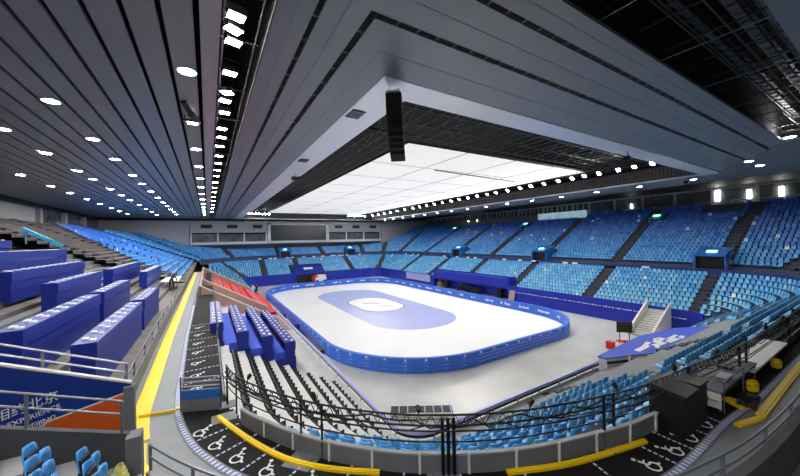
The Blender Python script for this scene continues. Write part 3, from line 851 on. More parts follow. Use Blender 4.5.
# right plain ceiling, with slanted left end
mb = MB(); mb.prism([(XR(5.05)+.02,5.05),(XR(10.95)+.02,10.95),(48.2,11.2),(48.2,97.5),(55.5,97.5),(55.5,-12),(XR(5.05)+.02,-12)], CZ, CZ+.12)
struct('ceiling', mb, 'side_wall')
mb = MB()
y = 2.2-.87
slat(mb, 1.72, 1.3, XR(5), 2.2)
while y > -12: slat(mb, .5, y-.76, XR(5), y); y -= .87
struct('ceiling', mb, 'slat')
# pale rim
mb = MB()
mb.prism([(6.1,10.95),(48.2,11.2),(46.6,12.6),(8.0,12.5)], CZ-.02, CZ+.1)
mb.prism([(6.1,10.95),(8.0,12.5),(8.0,95.6),(6.1,97.5)], CZ-.02, CZ+.1)
mb.prism([(48.2,11.2),(48.2,97.5),(47.3,96),(47.3,13)], CZ-.02, CZ+.1)
mb.prism([(6.1,97.5),(8.0,95.8),(47,95.8),(48.2,97.5)], CZ-.02, CZ+.1)
struct('ceiling', mb, 'rim_white')
# dark back ceiling over the upper right stand and roof deck above everything
mb = MB(); mb.box(55.5,-12,19.2,76,112,19.4); mb.box(55.45,-12,CZ,55.6,112,19.3); struct('ceiling', mb, 'louvre')
mb = MB(); mb.box(-24,-14,25,78,112,25.2); struct('roof', mb, 'void')
mb = MB(); mb.box(1.74,5.3,18.13,37,5.5,25); mb.box(1.74,5.3,18.13,1.9,97,25); mb.box(37,-12,18.13,37.2,5.5,25); mb.box(1.69,5.0,17.995,1.719,97.5,18.16)  # last thin strip added to blacken the slot edge the lamps catch
mb.box(.0,-12,18.14,.2,97,25)
struct('wall_slot', mb, 'void')
# vertical faces inside the opening (above the rim)
mb = MB(); mb.box(8,95.9,18.1,47.2,96.1,19.5)
struct('wall_opening', mb, 'louvre')
mb = MB()
for i in range(160):
    x = 9+38*i/160; mb.box(x,95.75,18.15,x+.08,95.88,19.45)
for z in (18.3,18.7,19.1,19.45): mb.box(8,95.7,z,47,95.76,z+.06)
struct('trim_6', mb, 'concrete_mid')
mb = MB(); mb.box(47.6,13,18.1,47.8,96,19.7); struct('wall_opening', mb, 'concrete_dark')
mb = MB()
for i in range(210):
    y = 13+83*i/210; mb.box(47.45,y,18.15,47.55,y+.27,19.6)
for z in (18.5,18.95,19.4): mb.box(47.4,13,z,47.45,96,z+.06)
struct('trim_7', mb, 'step_brown')
# slot interiors
SLOT2 = 1
def trusswork(name, x0, y0, x1, y1, z, dx, dy, label, r=.035, deep=1.6, mt='truss_dark'):
    t = thing(name, label, 'roof truss')
    x = x0
    while x <= x1: mb = MB(); mb.bar((x,y0,z),(x,y1,z),r*2); mb.build('long_member', mt, t); x += dx
    mb = MB(); y = y0
    while y <= y1: mb.bar((x0,y,z+.25),(x1,y,z+.25),r*2.4); y += dy
    mb.build('cross_member', mt, t)
    mb = MB(); y = y0; s_ = 1
    while y+dy <= y1:
        x = x0
        while x+dx*2 <= x1:
            if mt != 'slot_steel' and random.random() < .7: mb.bar((x,y,z+.3),(x+dx*2,y+dy,z+deep),r*1.6)
            if mt != 'slot_steel' and random.random() < .5: mb.bar((x+dx,y,z+deep),(x+dx,y+dy,z+.4),r*2.2)
            x += dx*2
        y += dy
    mb.build('diagonal_brace', mt, t)
    return t
trusswork('roof_truss', 8, 12.4, 47, 22, 19.9, 1.15, 2.4, 'dark steel roof truss seen between the pale rim and the glowing panels, near side', .035)
trusswork('roof_truss', 7.8, 22, 14.6, 95, 19.9, 1.1, 4., 'dark steel roof truss seen left of the glowing ceiling panels', .035)
trusswork('roof_truss', 41, 22, 47.4, 95, 20.2, 1.4, 3., 'dark steel roof truss seen right of the glowing ceiling panels', .035)
trusswork('roof_truss', 1.7, 1.8, 37, 5.3, 18.7, 2.3, .85, 'dark steel framing inside the open ceiling slot at the upper right', .022, 2.6, 'slot_steel')
trusswork('roof_truss', 2.0, -3, 36, 5.2, 20.6, 2.1, 1.1, 'upper layer of dark steel framing inside the open ceiling slot at the upper right', .05, 2.6, 'slot_steel')
mb = MB(); mb.tube([(.55,y,18.5) for y in (-8,97)], .04); mb.tube([(1.5,-8,18.35),(1.5,97,18.35)], .02)
for i in range(120): mb.bar((1.5,-6+i*.86,18.35),(1.5,-6+i*.86+.45,18.35),.05)
for i in range(26): mb.bar((.43,-4+i*4,18.4),(1.72,-4+i*4,18.4),.04)
tag(mb.build('lamp_rail', 'truss_dark'), 'long dark lamp rail inside the ceiling slot on the left', 'rail')
for i, y in enumerate((2.6,3.3,4.4)):
    mb = MB(); mb.bar((1.8,y,19.3+.2*i),(36.5,y,19.3+.2*i),.22,.1); mb.bar((1.8,y+.2,19.6),(36.5,y+.2,19.6),.06)
    for q in range(40): mb.box(2+.86*q,y-.14,19.2+.2*i,2.25+.86*q,y+.14,19.24+.2*i)
    tag(mb.build('cable_tray', 'truss_dark'), 'dark cable tray along the open slot at the upper right, %s from its near side' % _O[i+1], 'cable tray')
for k in range(7):
    mb = MB(); mb.bar((6+4.5*k,1.9,18.15),(6+4.5*k,5.2,18.15),.03); tag(mb.build('hanging_rail', 'metal'), 'thin pale rail crossing the open slot at the upper right, '+ordn(k+1)+' from the camera', 'rail')

# glowing ceiling panels
t = thing('luminous_ceiling', 'huge white glowing ceiling of square panels hung above the ice', 'luminous ceiling', (14.4,22.,19.5))
NX, NY = 4, 10; W_, L_ = 27., 70.5
for i in range(NX):
    for j in range(NY):
        mb = MB(); g = .05; mb.box(W_*i/NX+g, L_*j/NY+g*.7, 0, W_*(i+1)/NX-g, L_*(j+1)/NY-g*.7, .1)
        mb.build('panel', 'lum', t)
mb = MB()
for i in range(NX+1): mb.box(W_*i/NX-.035, 0, -.02, W_*i/NX+.035, L_, .2)
for j in range(NY+1): mb.box(0, L_*j/NY-.035, -.02, W_, L_*j/NY+.035, .2)
mb.build('frame', 'truss_dark', t)
mb = MB(); mb.tube([(21.4,27.6,19.0),(36.4,28.7,19.0)], .07); tag(mb.build('hanging_batten', 'rail_grey'), 'long thin grey batten hanging under the glowing ceiling', 'batten')

# floodlights
def floodlight(x, y, z, label, grp, lens='lens', s=1.):
    t = thing('floodlight', label, 'floodlight', (x,y,z), 0, grp)
    mb = MB(); mb.box(-.26*s,-.2*s,-.05,.26*s,.2*s,.16); mb.box(-.2*s,-.14*s,.16,.2*s,.14*s,.26); mb.build('housing', 'black', t)
    mb = MB(); mb.box(-.22*s,-.17*s,-.07,.22*s,.17*s,-.052); mb.build('lens', lens, t, label='bright white lens')
    mb = MB(); mb.bar((-.29*s,0,.0),(-.29*s,0,.5),.03); mb.bar((.29*s,0,.0),(.29*s,0,.5),.03); mb.bar((-.3*s,0,.5),(.3*s,0,.5),.03); mb.build('bracket', 'truss_black', t)
    return t
fl = None
ys = [14.7,16.4,18,20.2,22,23.6,25.6,27.8,30,32,34.5,37,39,41.5,44,46.5,49,52,55,58,61,64,68,72,76,80,84,88]
for i, y in enumerate(ys):
    lab = 'white floodlight in the row right of the glowing ceiling, %s from the near end' % ordn(i+1); g = 'floodlights right of the glowing ceiling'
    x = 40.6+(y-14.7)*.045
    rot = (0, radians(35), 0)
    if fl is None: fl = floodlight(x, y, 19., lab, g); fl.rotation_euler = rot
    else: dup(fl, (x,y,19.), rot, lab, g)
mb = MB(); mb.bar((40.4,13,19.5),(44.2,92,19.5),.1); mb.bar((40.4,13,19.9),(44.2,92,19.9),.06)
for k in range(50): mb.bar((40.4+3.8*k/50,13+79*k/50,19.5),(40.4+3.8*(k+1)/50,13+79*(k+1)/50,19.9 if k%2 else 19.6),.05)
tag(mb.build('light_truss', 'truss_dark'), 'long steel truss holding the row of floodlights right of the panels', 'truss')
f2 = None
for i, y in enumerate([9.0,10.6,11.3,12.0,14.3,16.2,17.2,18.8,21.5,23.3,25.5,28.4,31,34,37,41,45,49,54,59,65,72,80]):
    lab = 'square white lamp in the narrow ceiling slot, %s from the near end' % ordn(i+1); g = 'square lamps in the ceiling slot'
    rot = (0, 0, random.uniform(-.5,.5))
    if f2 is None: f2 = floodlight(.84, y, 18.35, lab, g, 'slotlens', 1.); f2.rotation_euler = rot
    else: dup(f2, (.84+random.uniform(-.03,.03),y,18.35), rot, lab, g)
f3 = None
for i in range(7):
    lab = 'white lamp beneath the far rim, %s from the left' % ordn(i+1); g = 'lamps beneath the far rim'
    if f3 is None: f3 = floodlight(9.6, 94.5, 19.3, lab, g, 'slotlens', 1.1); f3.rotation_euler = (radians(-40),0,0)
    else: dup(f3, (9.6+i*.85,94.5,19.3), (radians(-40),0,0), lab, g)
for i in range(6): dup(f3, (38.5+i*1.1,94.5,19.3), (radians(-40),0,0), 'white lamp beneath the far rim at its right end, %s of six' % ordn(i+1), 'lamps beneath the far rim')

mb = MB(); mb.bar((8.2,94.5,19.85),(47,94.5,19.85),.12); tag(mb.build('lamp_beam', 'truss_dark'), 'long steel beam carrying the lamps beneath the far rim', 'beam')
# downlights
dl = None
def downlight(x, y, lab, grp, z=CZ):
    global dl
    if dl is None:
        dl = thing('downlight', lab, 'downlight', (x,y,z), 0, grp)
        mb = MB(); n = 20
        A = [(.36*cos(2*pi*k/n),.36*sin(2*pi*k/n),-.03) for k in range(n+1)]; B = [(.29*cos(2*pi*k/n),.29*sin(2*pi*k/n),-.03) for k in range(n+1)]
        A0 = [(a[0],a[1],.0) for a in A]; B0 = [(a[0],a[1],.0) for a in B]
        mb.strip(A, B); mb.strip(A0, A); mb.strip(B, B0); mb.build('trim_ring', 'frame_white', dl)
        mb = MB(); mb.cyl((0,0,-.02),.28,.015,20); mb.build('lens', 'downlens', dl, label='bright white lens')
    else: dup(dl, (x,y,z), 0, lab, grp)
for xi, (x, ys_) in enumerate(((-.57,[14.25,20,25.8,31.5,37.3,43,49,55,61,67,73,79,85]),(-5.88,[20.05,26.1,31.5,38,43,49,55,61,67,73,79,85]),(-9.5,[26,31.4,37.7,41.9,48.5,53.9,59.4,66.4,73,80,87]),(-14.3,[33,37.5,41.9,48.4,53.9,60.1,66.5,73.3,79.2,86]))):
    nm = ['beside the ceiling slot','second from the ceiling slot','third from the ceiling slot','nearest the left wall'][xi]
    for i, y in enumerate(ys_): downlight(x, y, 'round white downlight, %s from the near end in the row %s' % (ordn(i+1), nm), 'downlights in the left ceiling')
for i in range(15):
    downlight(50.6, 14.2+5.6*i, 'round white downlight in the strip above the right stand, %s from the near end' % ordn(i+1), 'downlights above the right stand')
for j, yy in enumerate((-.4, -4.2)):  # unseen downlights added behind the camera to brighten the near deck
    for i in range(3): downlight(-8.5+4.6*i, yy, 'added round white downlight over the near walkway behind the camera, %s in the %s row' % (ordn(i+1), _O[j+1]), 'added downlights over the near walkway')
for i, yy in enumerate((8.4,2.6)): downlight(-5.88, yy, 'added round white downlight above the left desks, %s of two' % _O[i+1], 'downlights in the left ceiling')  # two more lamps added out of view for light on the deck
downlight(34.6, 4.6, 'round white downlight by the upper right slot corner', 'downlights above the right stand')
downlight(42.8, 8.1, 'left one of two close round downlights right of the pale rim corner', 'downlights above the right stand')
downlight(46.6, 8.1, 'right one of two close round downlights right of the pale rim corner', 'downlights above the right stand')

# hanging line array speaker + ceiling fixtures
t = thing('line_array_speaker', 'long black curved speaker array hanging at the pale rim corner', 'speaker', (6.9,11.6,CZ))
n = 11
for k in range(n):
    a = radians(-4+k*3.4); mb = MB(); zz = -.42-.225*k; yy = .0+.011*k*k
    mb.obox((0,yy,zz), (.66,0,0), (0,.46*cos(a),-.46*sin(a)), (0,.215*sin(a),.215*cos(a))); mb.build('speaker_box', 'black', t)
mb = MB(); mb.box(-.3,-.25,-.3,.3,.2,-.24); mb.bar((-.2,0,-.25),(-.2,0,0),.03); mb.bar((.2,0,-.25),(.2,0,0),.03); mb.build('hanging_frame', 'white', t)
t.rotation_euler = (0,0,-.65); t.scale = (1,1,1.0)
def pendant(x, y, z, label, cat='speaker'):
    t = thing('ceiling_speaker', label, cat, (x,y,z))
    mb = MB(); mb.bar((0,0,CZ-z),(0,0,.3),.04); mb.build('stem', 'truss_black', t)
    mb = MB(); mb.obox((0,0,.1),(.5,.1,0),(-.1,.4,0),(0,.1,.32)); mb.obox((.3,.1,.2),(.3,0,.1),(0,.2,0),(-.05,0,.2)); mb.build('speaker_body', 'black', t)
for i, (x, y, l) in enumerate(((7.15,30.7,'small black speaker under the left rim, nearer one'),(8.0,60.,'small black speaker under the left rim, farther one'),(28.2,11.8,'small black speaker under the near rim at right'),(47.9,43.3,'small dark speaker hanging below the right rim, middle'),(48.2,14.2,'dark speaker hanging below the right rim by its near corner'))):
    pendant(x, y, 17.35, l)
t = thing('moving_camera', 'black camera head hanging from the slatted ceiling on the left', 'camera', (-.55,18.6,CZ))
mb = MB(); mb.bar((-.3,-1.3,-.05),(-.05,-.6,-.3),.2,.14); mb.bar((-.05,-.6,-.3),(.15,.2,-.35),.24,.2); mb.build('arm', 'black', t)
mb = MB(); mb.box(-.4,.25,-.4,.3,.7,-.3); mb.bar((-.35,.5,0),(-.35,.5,-.35),.05); mb.bar((.25,.5,0),(.25,.5,-.35),.05); mb.build('cradle', 'black', t)
mb = MB(); mb.box(-.22,.35,-.44,.2,.55,-.402); mb.build('lamp', 'downlens', t, label='bright white lamp face')
for i, (x, y) in enumerate(((6.6,15.0),(6.65,25.6))):
    mb = MB(); mb.box(-.35,-.5,-.06,.35,.5,-.03); o = tag(mb.build('ceiling_vent', 'louvre', loc=(x,y,CZ)), ('square black vent in the pale rim, nearer one','square black vent in the pale rim, farther one')[i], 'vent')
    mb = MB()
    for k in range(4): mb.box(-.33,-.42+.22*k,-.075,.33,-.36+.22*k,-.06)
    mb.build('vent_grille', 'metal', o)

# ------------------------------------------------------------------ walls, windows
mb = MB(); mb.box(-24,-14,0,-22,112,17.6); struct('wall_left', mb, 'side_wall')
mb = MB(); mb.box(-22,-14,17.45,-21.6,112,18.0); mb.box(-21.8,99.5,17.5,9,99.9,18); struct('trim_8', mb, 'louvre')
mb = MB(); mb.box(-24,106,0,78,108,19.5); mb.box(-22,100.2,0,-4,101,18.0); mb.box(-4.2,100.2,0,-4,106,18); struct('wall_far', mb, 'end_wall')
mb = MB(); mb.box(53.2,100.2,9,76,101,18.0); struct('wall_far', mb, 'end_wall')
mb = MB(); mb.box(75.4,-14,0,77,112,15.9); mb.box(75.4,-14,18.9,77,112,19.4); struct('wall_right', mb, 'end_wall')
mb = MB(); mb.box(-24,-15,0,78,-14,19.5); struct('wall_near', mb, 'side_wall')
# left wall windows (dark bays between pillars)
for i, y in enumerate((69.5,79.5,90)):
    t = bpy.data.objects.new('window_%d' % (i+1), None); COL.objects.link(t); t['kind'] = 'structure'; t.location = (-22,y,15.3)
    mb = MB(); mb.box(-.02,.8,0,.06,8.8,2.1); mb.build('pane', 'glass_dark', t)
    mb = MB(); mb.box(0,0,-.2,.3,.8,2.15); mb.build('window_frame', 'end_wall', t)
mb = MB(); mb.box(-21.98,46,15.2,-21.9,68.3,17.3); struct('wall_left', mb, 'end_wall')
mb = MB()
for k in range(9): mb.box(-21.9,47+k*1.1,15.9+.1*(k%2),-21.86,47.7+k*1.1,16.9-.2*(k%3))
struct('trim_9', mb, 'louvre')
# right windows
k = 0
y = 8.
while y < 98:
    t = bpy.data.objects.new('window_%d' % (k+4), None); COL.objects.link(t); t['kind'] = 'structure'; t.location = (75.4,y,15.9)
    wdt = 3.9 if y > 36 else 5.2
    mb = MB(); mb.box(-.02,.3,.0,.1,wdt,3.0); mb.build('pane', 'glass_dark', t)
    mb = MB(); mb.box(-.15,0,0,.1,.5,3.0); mb.box(-.1,0,2.95,.1,wdt,3.05)
    if y > 36:
        for q in range(3): mb.box(-.1,.3+q*1.3,1.1,.1,.6+q*1.3,3.0)
        mb.box(-.12,0,0,.1,wdt,1.3)
    mb.build('window_frame', 'end_wall', t); k += 1; y += wdt
mb = MB()
for y, h in ((14.3,1.5),(10.9,1.5),(18.0,1.9),(31,.9),(75,.4),(79,.4)):
    hw = .26 if y < 20 else .12; mb = MB(); mb.box(75.1,y-hw,16.8,75.3,y+hw,16.8+h)
    tag(mb.build('wall_light', 'winlight'), {14.3:'tall glowing light strip on the back wall, second from the right end',10.9:'tall glowing light strip on the back wall, nearest its right end',18.0:'brightest wide light strip on the back wall above the right stand',31:'slim light strip on the back wall right of the cyan banner',75:'small bright light on the back wall far along the right stand, nearer of two',79:'small bright light on the back wall far along the right stand, farther of two'}[y], 'wall light')
mb = MB(); mb.tube([(74.2,8,16.75),(74.2,19,16.75)], .05)
for y in range(8,20,2): mb.bar((74.2,y,16.0),(74.2,y,16.75),.05)
tag(mb.build('top_rail', 'white'), 'white rail behind the top row at the right', 'railing')
mb = MB(); mb.box(72.0,38.4,15.4,72.1,50.5,17.1); tag(mb.build('wall_banner', 'banner_cyan_glow'), 'white and cyan banner above the top row of the right stand', 'banner')
# press boxes at the far end
t = bpy.data.objects.new('press_gallery', None); COL.objects.link(t); t['kind'] = 'structure'; t.location = (0,100,0)
mb = MB(); mb.box(-4,0,14.3,53,.3,17.6); mb.box(-4,0,11.0,53,.25,11.8); mb.build('gallery_front', 'end_wall', t)
mb = MB(); mb.add([(-4,0,11.0),(53,0,11.0),(54,3,9.6),(-4.5,3,9.6)], [(0,1,2,3)]); mb.box(-4,.3,11.0,53,4,11.2); mb.build('gallery_underside', 'concrete_mid', t)
mb = MB(); mb.box(-4,-.12,11.05,53,0,11.6); mb.build('gallery_sill', 'frame_white', t)
mb = MB(); mb.box(-4,1.6,11.8,53,1.8,14.3); mb.build('gallery_back', 'louvre', t)
mb = MB()
for i, x in enumerate((-4,2.2,8.7,14.6,33.4,39.6,46.,52.4)): mb.box(x,-.02,11.6,x+.35,.3,14.3)
mb.build('pillar', 'frame_white', t)
for a, b2 in ((-3.6,2.2),(2.6,8.7),(9.1,14.6),(33.8,39.6),(40,46),(46.4,52.4)):
    mb = MB(); mb.box(a,.2,11.8,b2,.24,13.9); mb.build('gallery_window', 'glass_dark', t)
    mb = MB(); mb.box(a+2,-.05,15.5,a+4.6,.0,16.5); mb.build('air_vent', 'louvre', t)
sb = thing('video_screen', 'large dark rectangular screen in a white frame on the far wall', 'screen', (24.3,99.9,11.4))
mb = MB(); mb.box(-9.2,-.3,0,-8.4,.05,5.6); mb.box(8.4,-.3,0,9.2,.05,5.6); mb.box(-9.2,-.3,5.1,9.2,.05,5.6); mb.box(-9.2,-.3,0,9.2,.05,.35); mb.build('frame', 'frame_white', sb)
mb = MB(); mb.box(-8.4,-.1,.35,8.4,.0,5.1); mb.build('display', 'screen', sb)

# ------------------------------------------------------------------ banner wall, camera block with seats
mb = MB()
BX = [(-1.5,8.44,7.7),(-2.78,8.95,7.7),(-5.2,9.9,7.7)]
t = thing('event_banner', 'blue and orange event banner with white writing on the passage wall', 'banner', (-1.5,9.1,7.0))
def quadwall(P, y0, y1):
    m_ = MB(); n = len(P); vs = [(x,y0,z) for x,z in P]+[(x,y1,z) for x,z in P]
    m_.add(vs, [tuple(range(n)), tuple(range(n,2*n))[::-1]]+[(i,n+i,n+(i+1)%n,(i+1)%n) for i in range(n)]); return m_
quadwall([(0,.0),(-4,.0),(-4,3.15),(0,1.44)], 0, .06).build('banner_sheet', 'banner_blue', t)
quadwall([(0,.62),(0,1.27),(-1.3,.99),(-1.4,.9),(-1.4,.3),(0,.3)], -.012, -.002).build('orange_band', 'orange', t)
quadwall([(0,1.27),(0,1.30),(-1.3,1.02),(-1.4,.93),(-1.4,.9),(-1.3,.99)], -.012, -.002).build('white_edge', 'mark_white', t)
quadwall([(0,1.44),(0,1.48),(-4,3.19),(-4,3.15)], -.03, .08).build('top_trim', 'offwhite', t)
def text(body, x, z, size, rot, parent, m='mark_white', ext=.004, y=-.008, name='lettering', shear=0.):
    c = bpy.data.curves.new(name, 'FONT'); c.body = body; c.size = size; c.extrude = ext; c.materials.append(MATS[m]); c.shear = shear
    o = bpy.data.objects.new(name, c); COL.objects.link(o); o.parent = parent; o.location = (x,y,z); o.rotation_euler = (pi/2,-rot,0)
    bpy.context.view_layer.update()
    me = bpy.data.meshes.new_from_object(o.evaluated_get(bpy.context.evaluated_depsgraph_get())); q = bpy.data.objects.new(name, me); COL.objects.link(q)
    q.parent = parent; q.location = o.location; q.rotation_euler = o.rotation_euler; bpy.data.objects.remove(o); return q
text('相约北京', -2.0, 1.20, .225, radians(14), t, shear=.2)
text('EXPERIENCE', -1.82, 1.05, .135, radians(14), t)
text('BEIJING', -1.58, .93, .13, radians(14), t)
mb = MB(); mb.box(-8,9.16,6.4,-1.5,9.4,7.4); mb.box(-1.62,9.0,6.6,-1.44,9.2,8.4)
quadwall([(-1.5,6.4),(-8,6.4),(-8,11.2),(-1.5,8.4)], 9.17, 9.35)
struct('wall_passage', mb, 'concrete_mid')
quadwall([(-1.5,6.4),(-5.5,6.4),(-5.5,10.1),(-1.5,8.4)], 9.17, 9.35).build('wall_passage', 'concrete_mid', kind='structure')
guardrail([(-1.6,9.22),(-1.62,9.24)], 8.4, (8.6,), 'short grey post at the end of the banner wall', 1.)
t = thing('guardrail', 'grey two-bar guardrail above the blue event banner', 'railing', (-1.6,9.26,8.42))
for dz in (.22,.42):
    mb = MB(); mb.tube([(0,0,dz),(-4,0,dz+1.7)], .022); mb.build('rail', 'metal', t)
for x in (0,-1.3,-2.6): 
    mb = MB(); mb.box(x-.02,-.02,-x*.425,x+.02,.02,.42-x*.425); mb.build('post', 'metal', t)
mb = MB(); mb.prism([(-1.75,8.9),(-1.15,7.75),(-6,7.75),(-6,9.1),(-1.5,9.1)], 6.4, 6.6); struct('floor_passage', mb, 'walk_grey')
# dark parapet with two rails, sloping up
quadwall([(-1.3,6.9),(-1.3,7.98),(-5,9.43),(-5,6.9)], 7.68, 7.8).build('wall_block', 'concrete_dark', kind='structure')
mb = MB(); mb.box(-1.34,7.5,6.5,-1.12,7.82,7.98); struct('wall_block', mb, 'concrete_mid')
t = thing('guardrail', 'grey two-bar guardrail on the dark wall beside the blue bucket seats', 'railing', (-1.42,7.74,8.04))
for dz in (.32,.56):
    mb = MB(); mb.tube([(0,0,dz),(-3,0,dz+1.17)], .02); mb.build('rail', 'rail_grey', t)
mb = MB(); mb.box(-.02,-.02,-.02,.02,.02,.56); mb.build('post', 'rail_grey', t)
mb = MB(); mb.box(-1.22,-.02,.42,-1.18,.02,1.03); mb.build('post', 'rail_grey', t)
mb = MB()
def slant(x0, x1, y0, y1, z): mb.prism([(x0+.39*(7.7-y0),y0),(x1+.39*(7.7-y0),y0),(x1+.39*(7.7-y1),y1),(x0+.39*(7.7-y1),y1)], 6.6, z)
for x0, x1, z in ((-1.75,-1.2,7.3),(-2.35,-1.75,7.60),(-2.95,-2.35,7.92),(-3.55,-2.95,8.24),(-4.6,-3.55,8.6)):
    slant(x0, x1, 5.3, 7.67, z)
for n_, x1 in enumerate((-1.45,-2.05,-2.65,-3.25)):
    slant(x1-.3, x1, 7.05, 7.67, 7.3+.32*n_+.16)
struct('seating_terrace', mb, 'concrete_light')
def bigseat(x, y, z, label):
    t = thing('bucket_seat', label, 'seat', (x,y,z), -pi/2, 'light blue bucket seats beside the camera')
    o = shell(.40, BACK, .03, .06, 6).build('backrest', 'seat2', t, smooth=True); fixn(o)
    o = shell(.38, [(-.02,.36),(.03,.44),(.05,.56),(.05,.68)], .05, .04, 6, top_round=.08).build('seat_pan', 'seat2', t, smooth=True); fixn(o)
    mb = MB(); mb.box(-.2,-.16,.3,.2,-.02,.44); mb.box(-.03,-.16,0,.03,-.02,.36); mb.box(-.17,-.16,.44,.17,-.1,.66); mb.build('bracket', 'seat_black', t)
    t.rotation_euler = (0,0,-pi/2-.2); t.scale = (.7,.7,.78); return t
for j, (x, z) in enumerate((([-1.66,-1.48,-1.30],7.6),([-2.2,-2.03,-1.86],7.92))):
    for i, y in enumerate(((7.0,6.56,6.12),(6.9,6.46,6.02))[j]):
        bigseat(x[i], y, z, 'light blue bucket seat by the dark wall, %s in the %s row' % (_O[i+1], ('front','back')[j]))
# bundle of cable / straw coloured net beside the block
mb = MB()
for k in range(26):
    a = random.random()*6.28; r = random.uniform(.05,.3); P = []
    for q in range(7):
        f = q/6; P.append((-1.46+f*.25+.12*sin(a+f*5), 7.4-f*.9+.1*cos(a*2+f*6), 7.55+.12*sin(a+f*3)))
    mb.tube(P, .025, 5)
tag(mb.build('cable_bundle', 'cable_yellow'), 'heap of yellowish cable and netting beside the front bucket seats', 'cable bundle')

# ------------------------------------------------------------------ right hand deck furniture
t = thing('equipment_cabinet', 'tall black equipment cabinet standing on the wheelchair deck', 'cabinet', (10.2,3.3,6.6))
mb = MB(); mb.box(-.62,-.36,0,.86,.36,1.0); mb.build('body', 'black', t)
mb = MB(); mb.add([(-.66,-.4,1.02),(.2,-.4,1.02),(.2,.4,1.12),(-.66,.4,1.12),(-.66,-.4,.96),(.2,-.4,.96),(.2,.4,.96),(-.66,.4,.96)], [(0,1,2,3),(4,7,6,5),(0,4,5,1),(1,5,6,2),(2,6,7,3),(3,7,4,0)]); mb.build('lid', 'seat_black', t)
mb = MB(); mb.box(.25,-.39,1.0,.9,.39,1.06); mb.build('lid', 'black', t)
t = thing('camera_platform', 'grey topped platform with a white front board beside the black cabinet', 'platform', (11.8,2.85,6.6))
mb = MB(); mb.box(0,0,.5,3.6,.75,.56); mb.build('platform_top', 'concrete_mid', t)
mb = MB(); mb.box(-.02,0,.1,.02,.75,.5); mb.build('front_board', 'offwhite', t)
mb = MB()
P = [(-.03,.38+.13*cos(2*pi*k/14),.3+.1*sin(2*pi*k/14)) for k in range(15)]
mb.tube(P, .02, 5); mb.tube([(-.04,.05,.3),(-.04,.7,.3)], .012); mb.build('wood_ring', 'wood', t)
for x, y in ((.1,.05),(3.5,.05),(.1,.7),(3.5,.7)):
    mb = MB(); mb.box(x-.03,y-.03,0,x+.03,y+.03,.5); mb.build('leg', 'rail_grey', t)
mb = MB(); mb.tube([(0,-.05,0),(0,-.05,.85),(0,.6,.85)], .02); mb.tube([(0,-.05,.85),(1.8,-.05,.85),(1.8,-.05,0)], .02); mb.build('handrail', 'rail_grey', t)
mb = MB(); mb.box(.9,.1,.56,1.5,.35,.66); mb.build('equipment_case', 'metal', t); mb = MB(); mb.box(2.1,.3,.56,2.5,.6,.64); mb.build('equipment_case', 'black', t)
mb = MB(); 
for k in range(10):
    a = k*.7; mb.tube([(12.6+.05*k,2.55+.2*sin(a+q),6.65+.02*k+.08*abs(sin(q*1.3+a))) for q in range(6)], .03, 5)
tag(mb.build('cable_coil', 'black'), 'coil of dark cable lying beside the camera platform', 'cable coil')
for i, x in enumerate((14.3,17.4)):
    mb = MB()
    for k in range(8):
        a = k*.8; mb.tube([(x+.22*cos(a+q*.9),2.75+.12*sin(a+q*.9),6.63+.03*k) for q in range(7)], .025, 5)
    tag(mb.build('cable_coil', 'yellow'), 'coil of yellow cable on the walkway under the truss, %s from the platform' % _O[i+1], 'cable coil')
t = thing('white_cover', 'large flat white cover laid over the seats behind the truss', 'cover', (14.9,2.8,6.6))
mb = MB(); mb.box(0,0,.36,4.8,.7,.42); mb.build('cover_sheet', 'white', t)
for x in (.1,2.4,4.7):
    for y in (.1,.6):
        mb = MB(); mb.box(x-.04,y-.04,-.1,x+.04,y+.04,.35); mb.build('leg', 'black', t)
# press platform with lilac-blue sheet, front right
t = thing('press_platform', 'platform covered by a blue sheet with a large white emblem, beside the steps', 'platform', (0,0,3.2))
poly = [(22.5,11.5),(29.6,11.9),(34.5,11.2),(38.2,9.4),(37.0,9.0),(28.1,9.0),(22.5,11.0)]
mb = MB(); mb.prism(poly, -.02, .06); mb.build('sheet', 'seat_blue_cloth', t)
mb = MB(); mb.prism([(x+.1 if x < 25 else x-.05, y-.04 if y > 10 else y+.05) for x, y in poly], -.9, -.02); mb.build('base', 'offwhite', t)
mb = MB(); mb.wall([(22.6,10.95),(28.1,8.95),(37.1,8.95)], -.34, -.2, .05); mb.build('dark_band', 'black', t)
mb = MB()
for k, (x, y, w, h, a) in enumerate(((26.6,10.5,1.6,.28,.1),(27.8,10.7,1.2,.22,.5),(28.6,10.2,1.3,.3,-.2),(29.6,10.5,1.5,.22,.2),(30.4,10.0,1.4,.3,-.1),(31.3,10.3,1.6,.2,.1),(28.0,10.1,.9,.2,.9),(30.0,10.8,.8,.16,-.5),(31.9,9.9,.8,.22,.3),(29.1,10.65,.7,.16,.7))):
    a *= .35; mb.obox((x,y,.066+.001*k), (w*1.15*cos(a),w*1.15*sin(a),0), (-h*1.3*sin(a),h*1.3*cos(a),0), (0,0,.012))
mb.build('white_emblem', 'white', t)
for x, y in ((24.2,10.35),(25.6,9.8),(27.1,9.3),(30,8.93),(33,8.93)):
    mb = MB(); mb.box(x-.06,y-.1,-.9,x+.06,y,.04); mb.build('post', 'white', t)
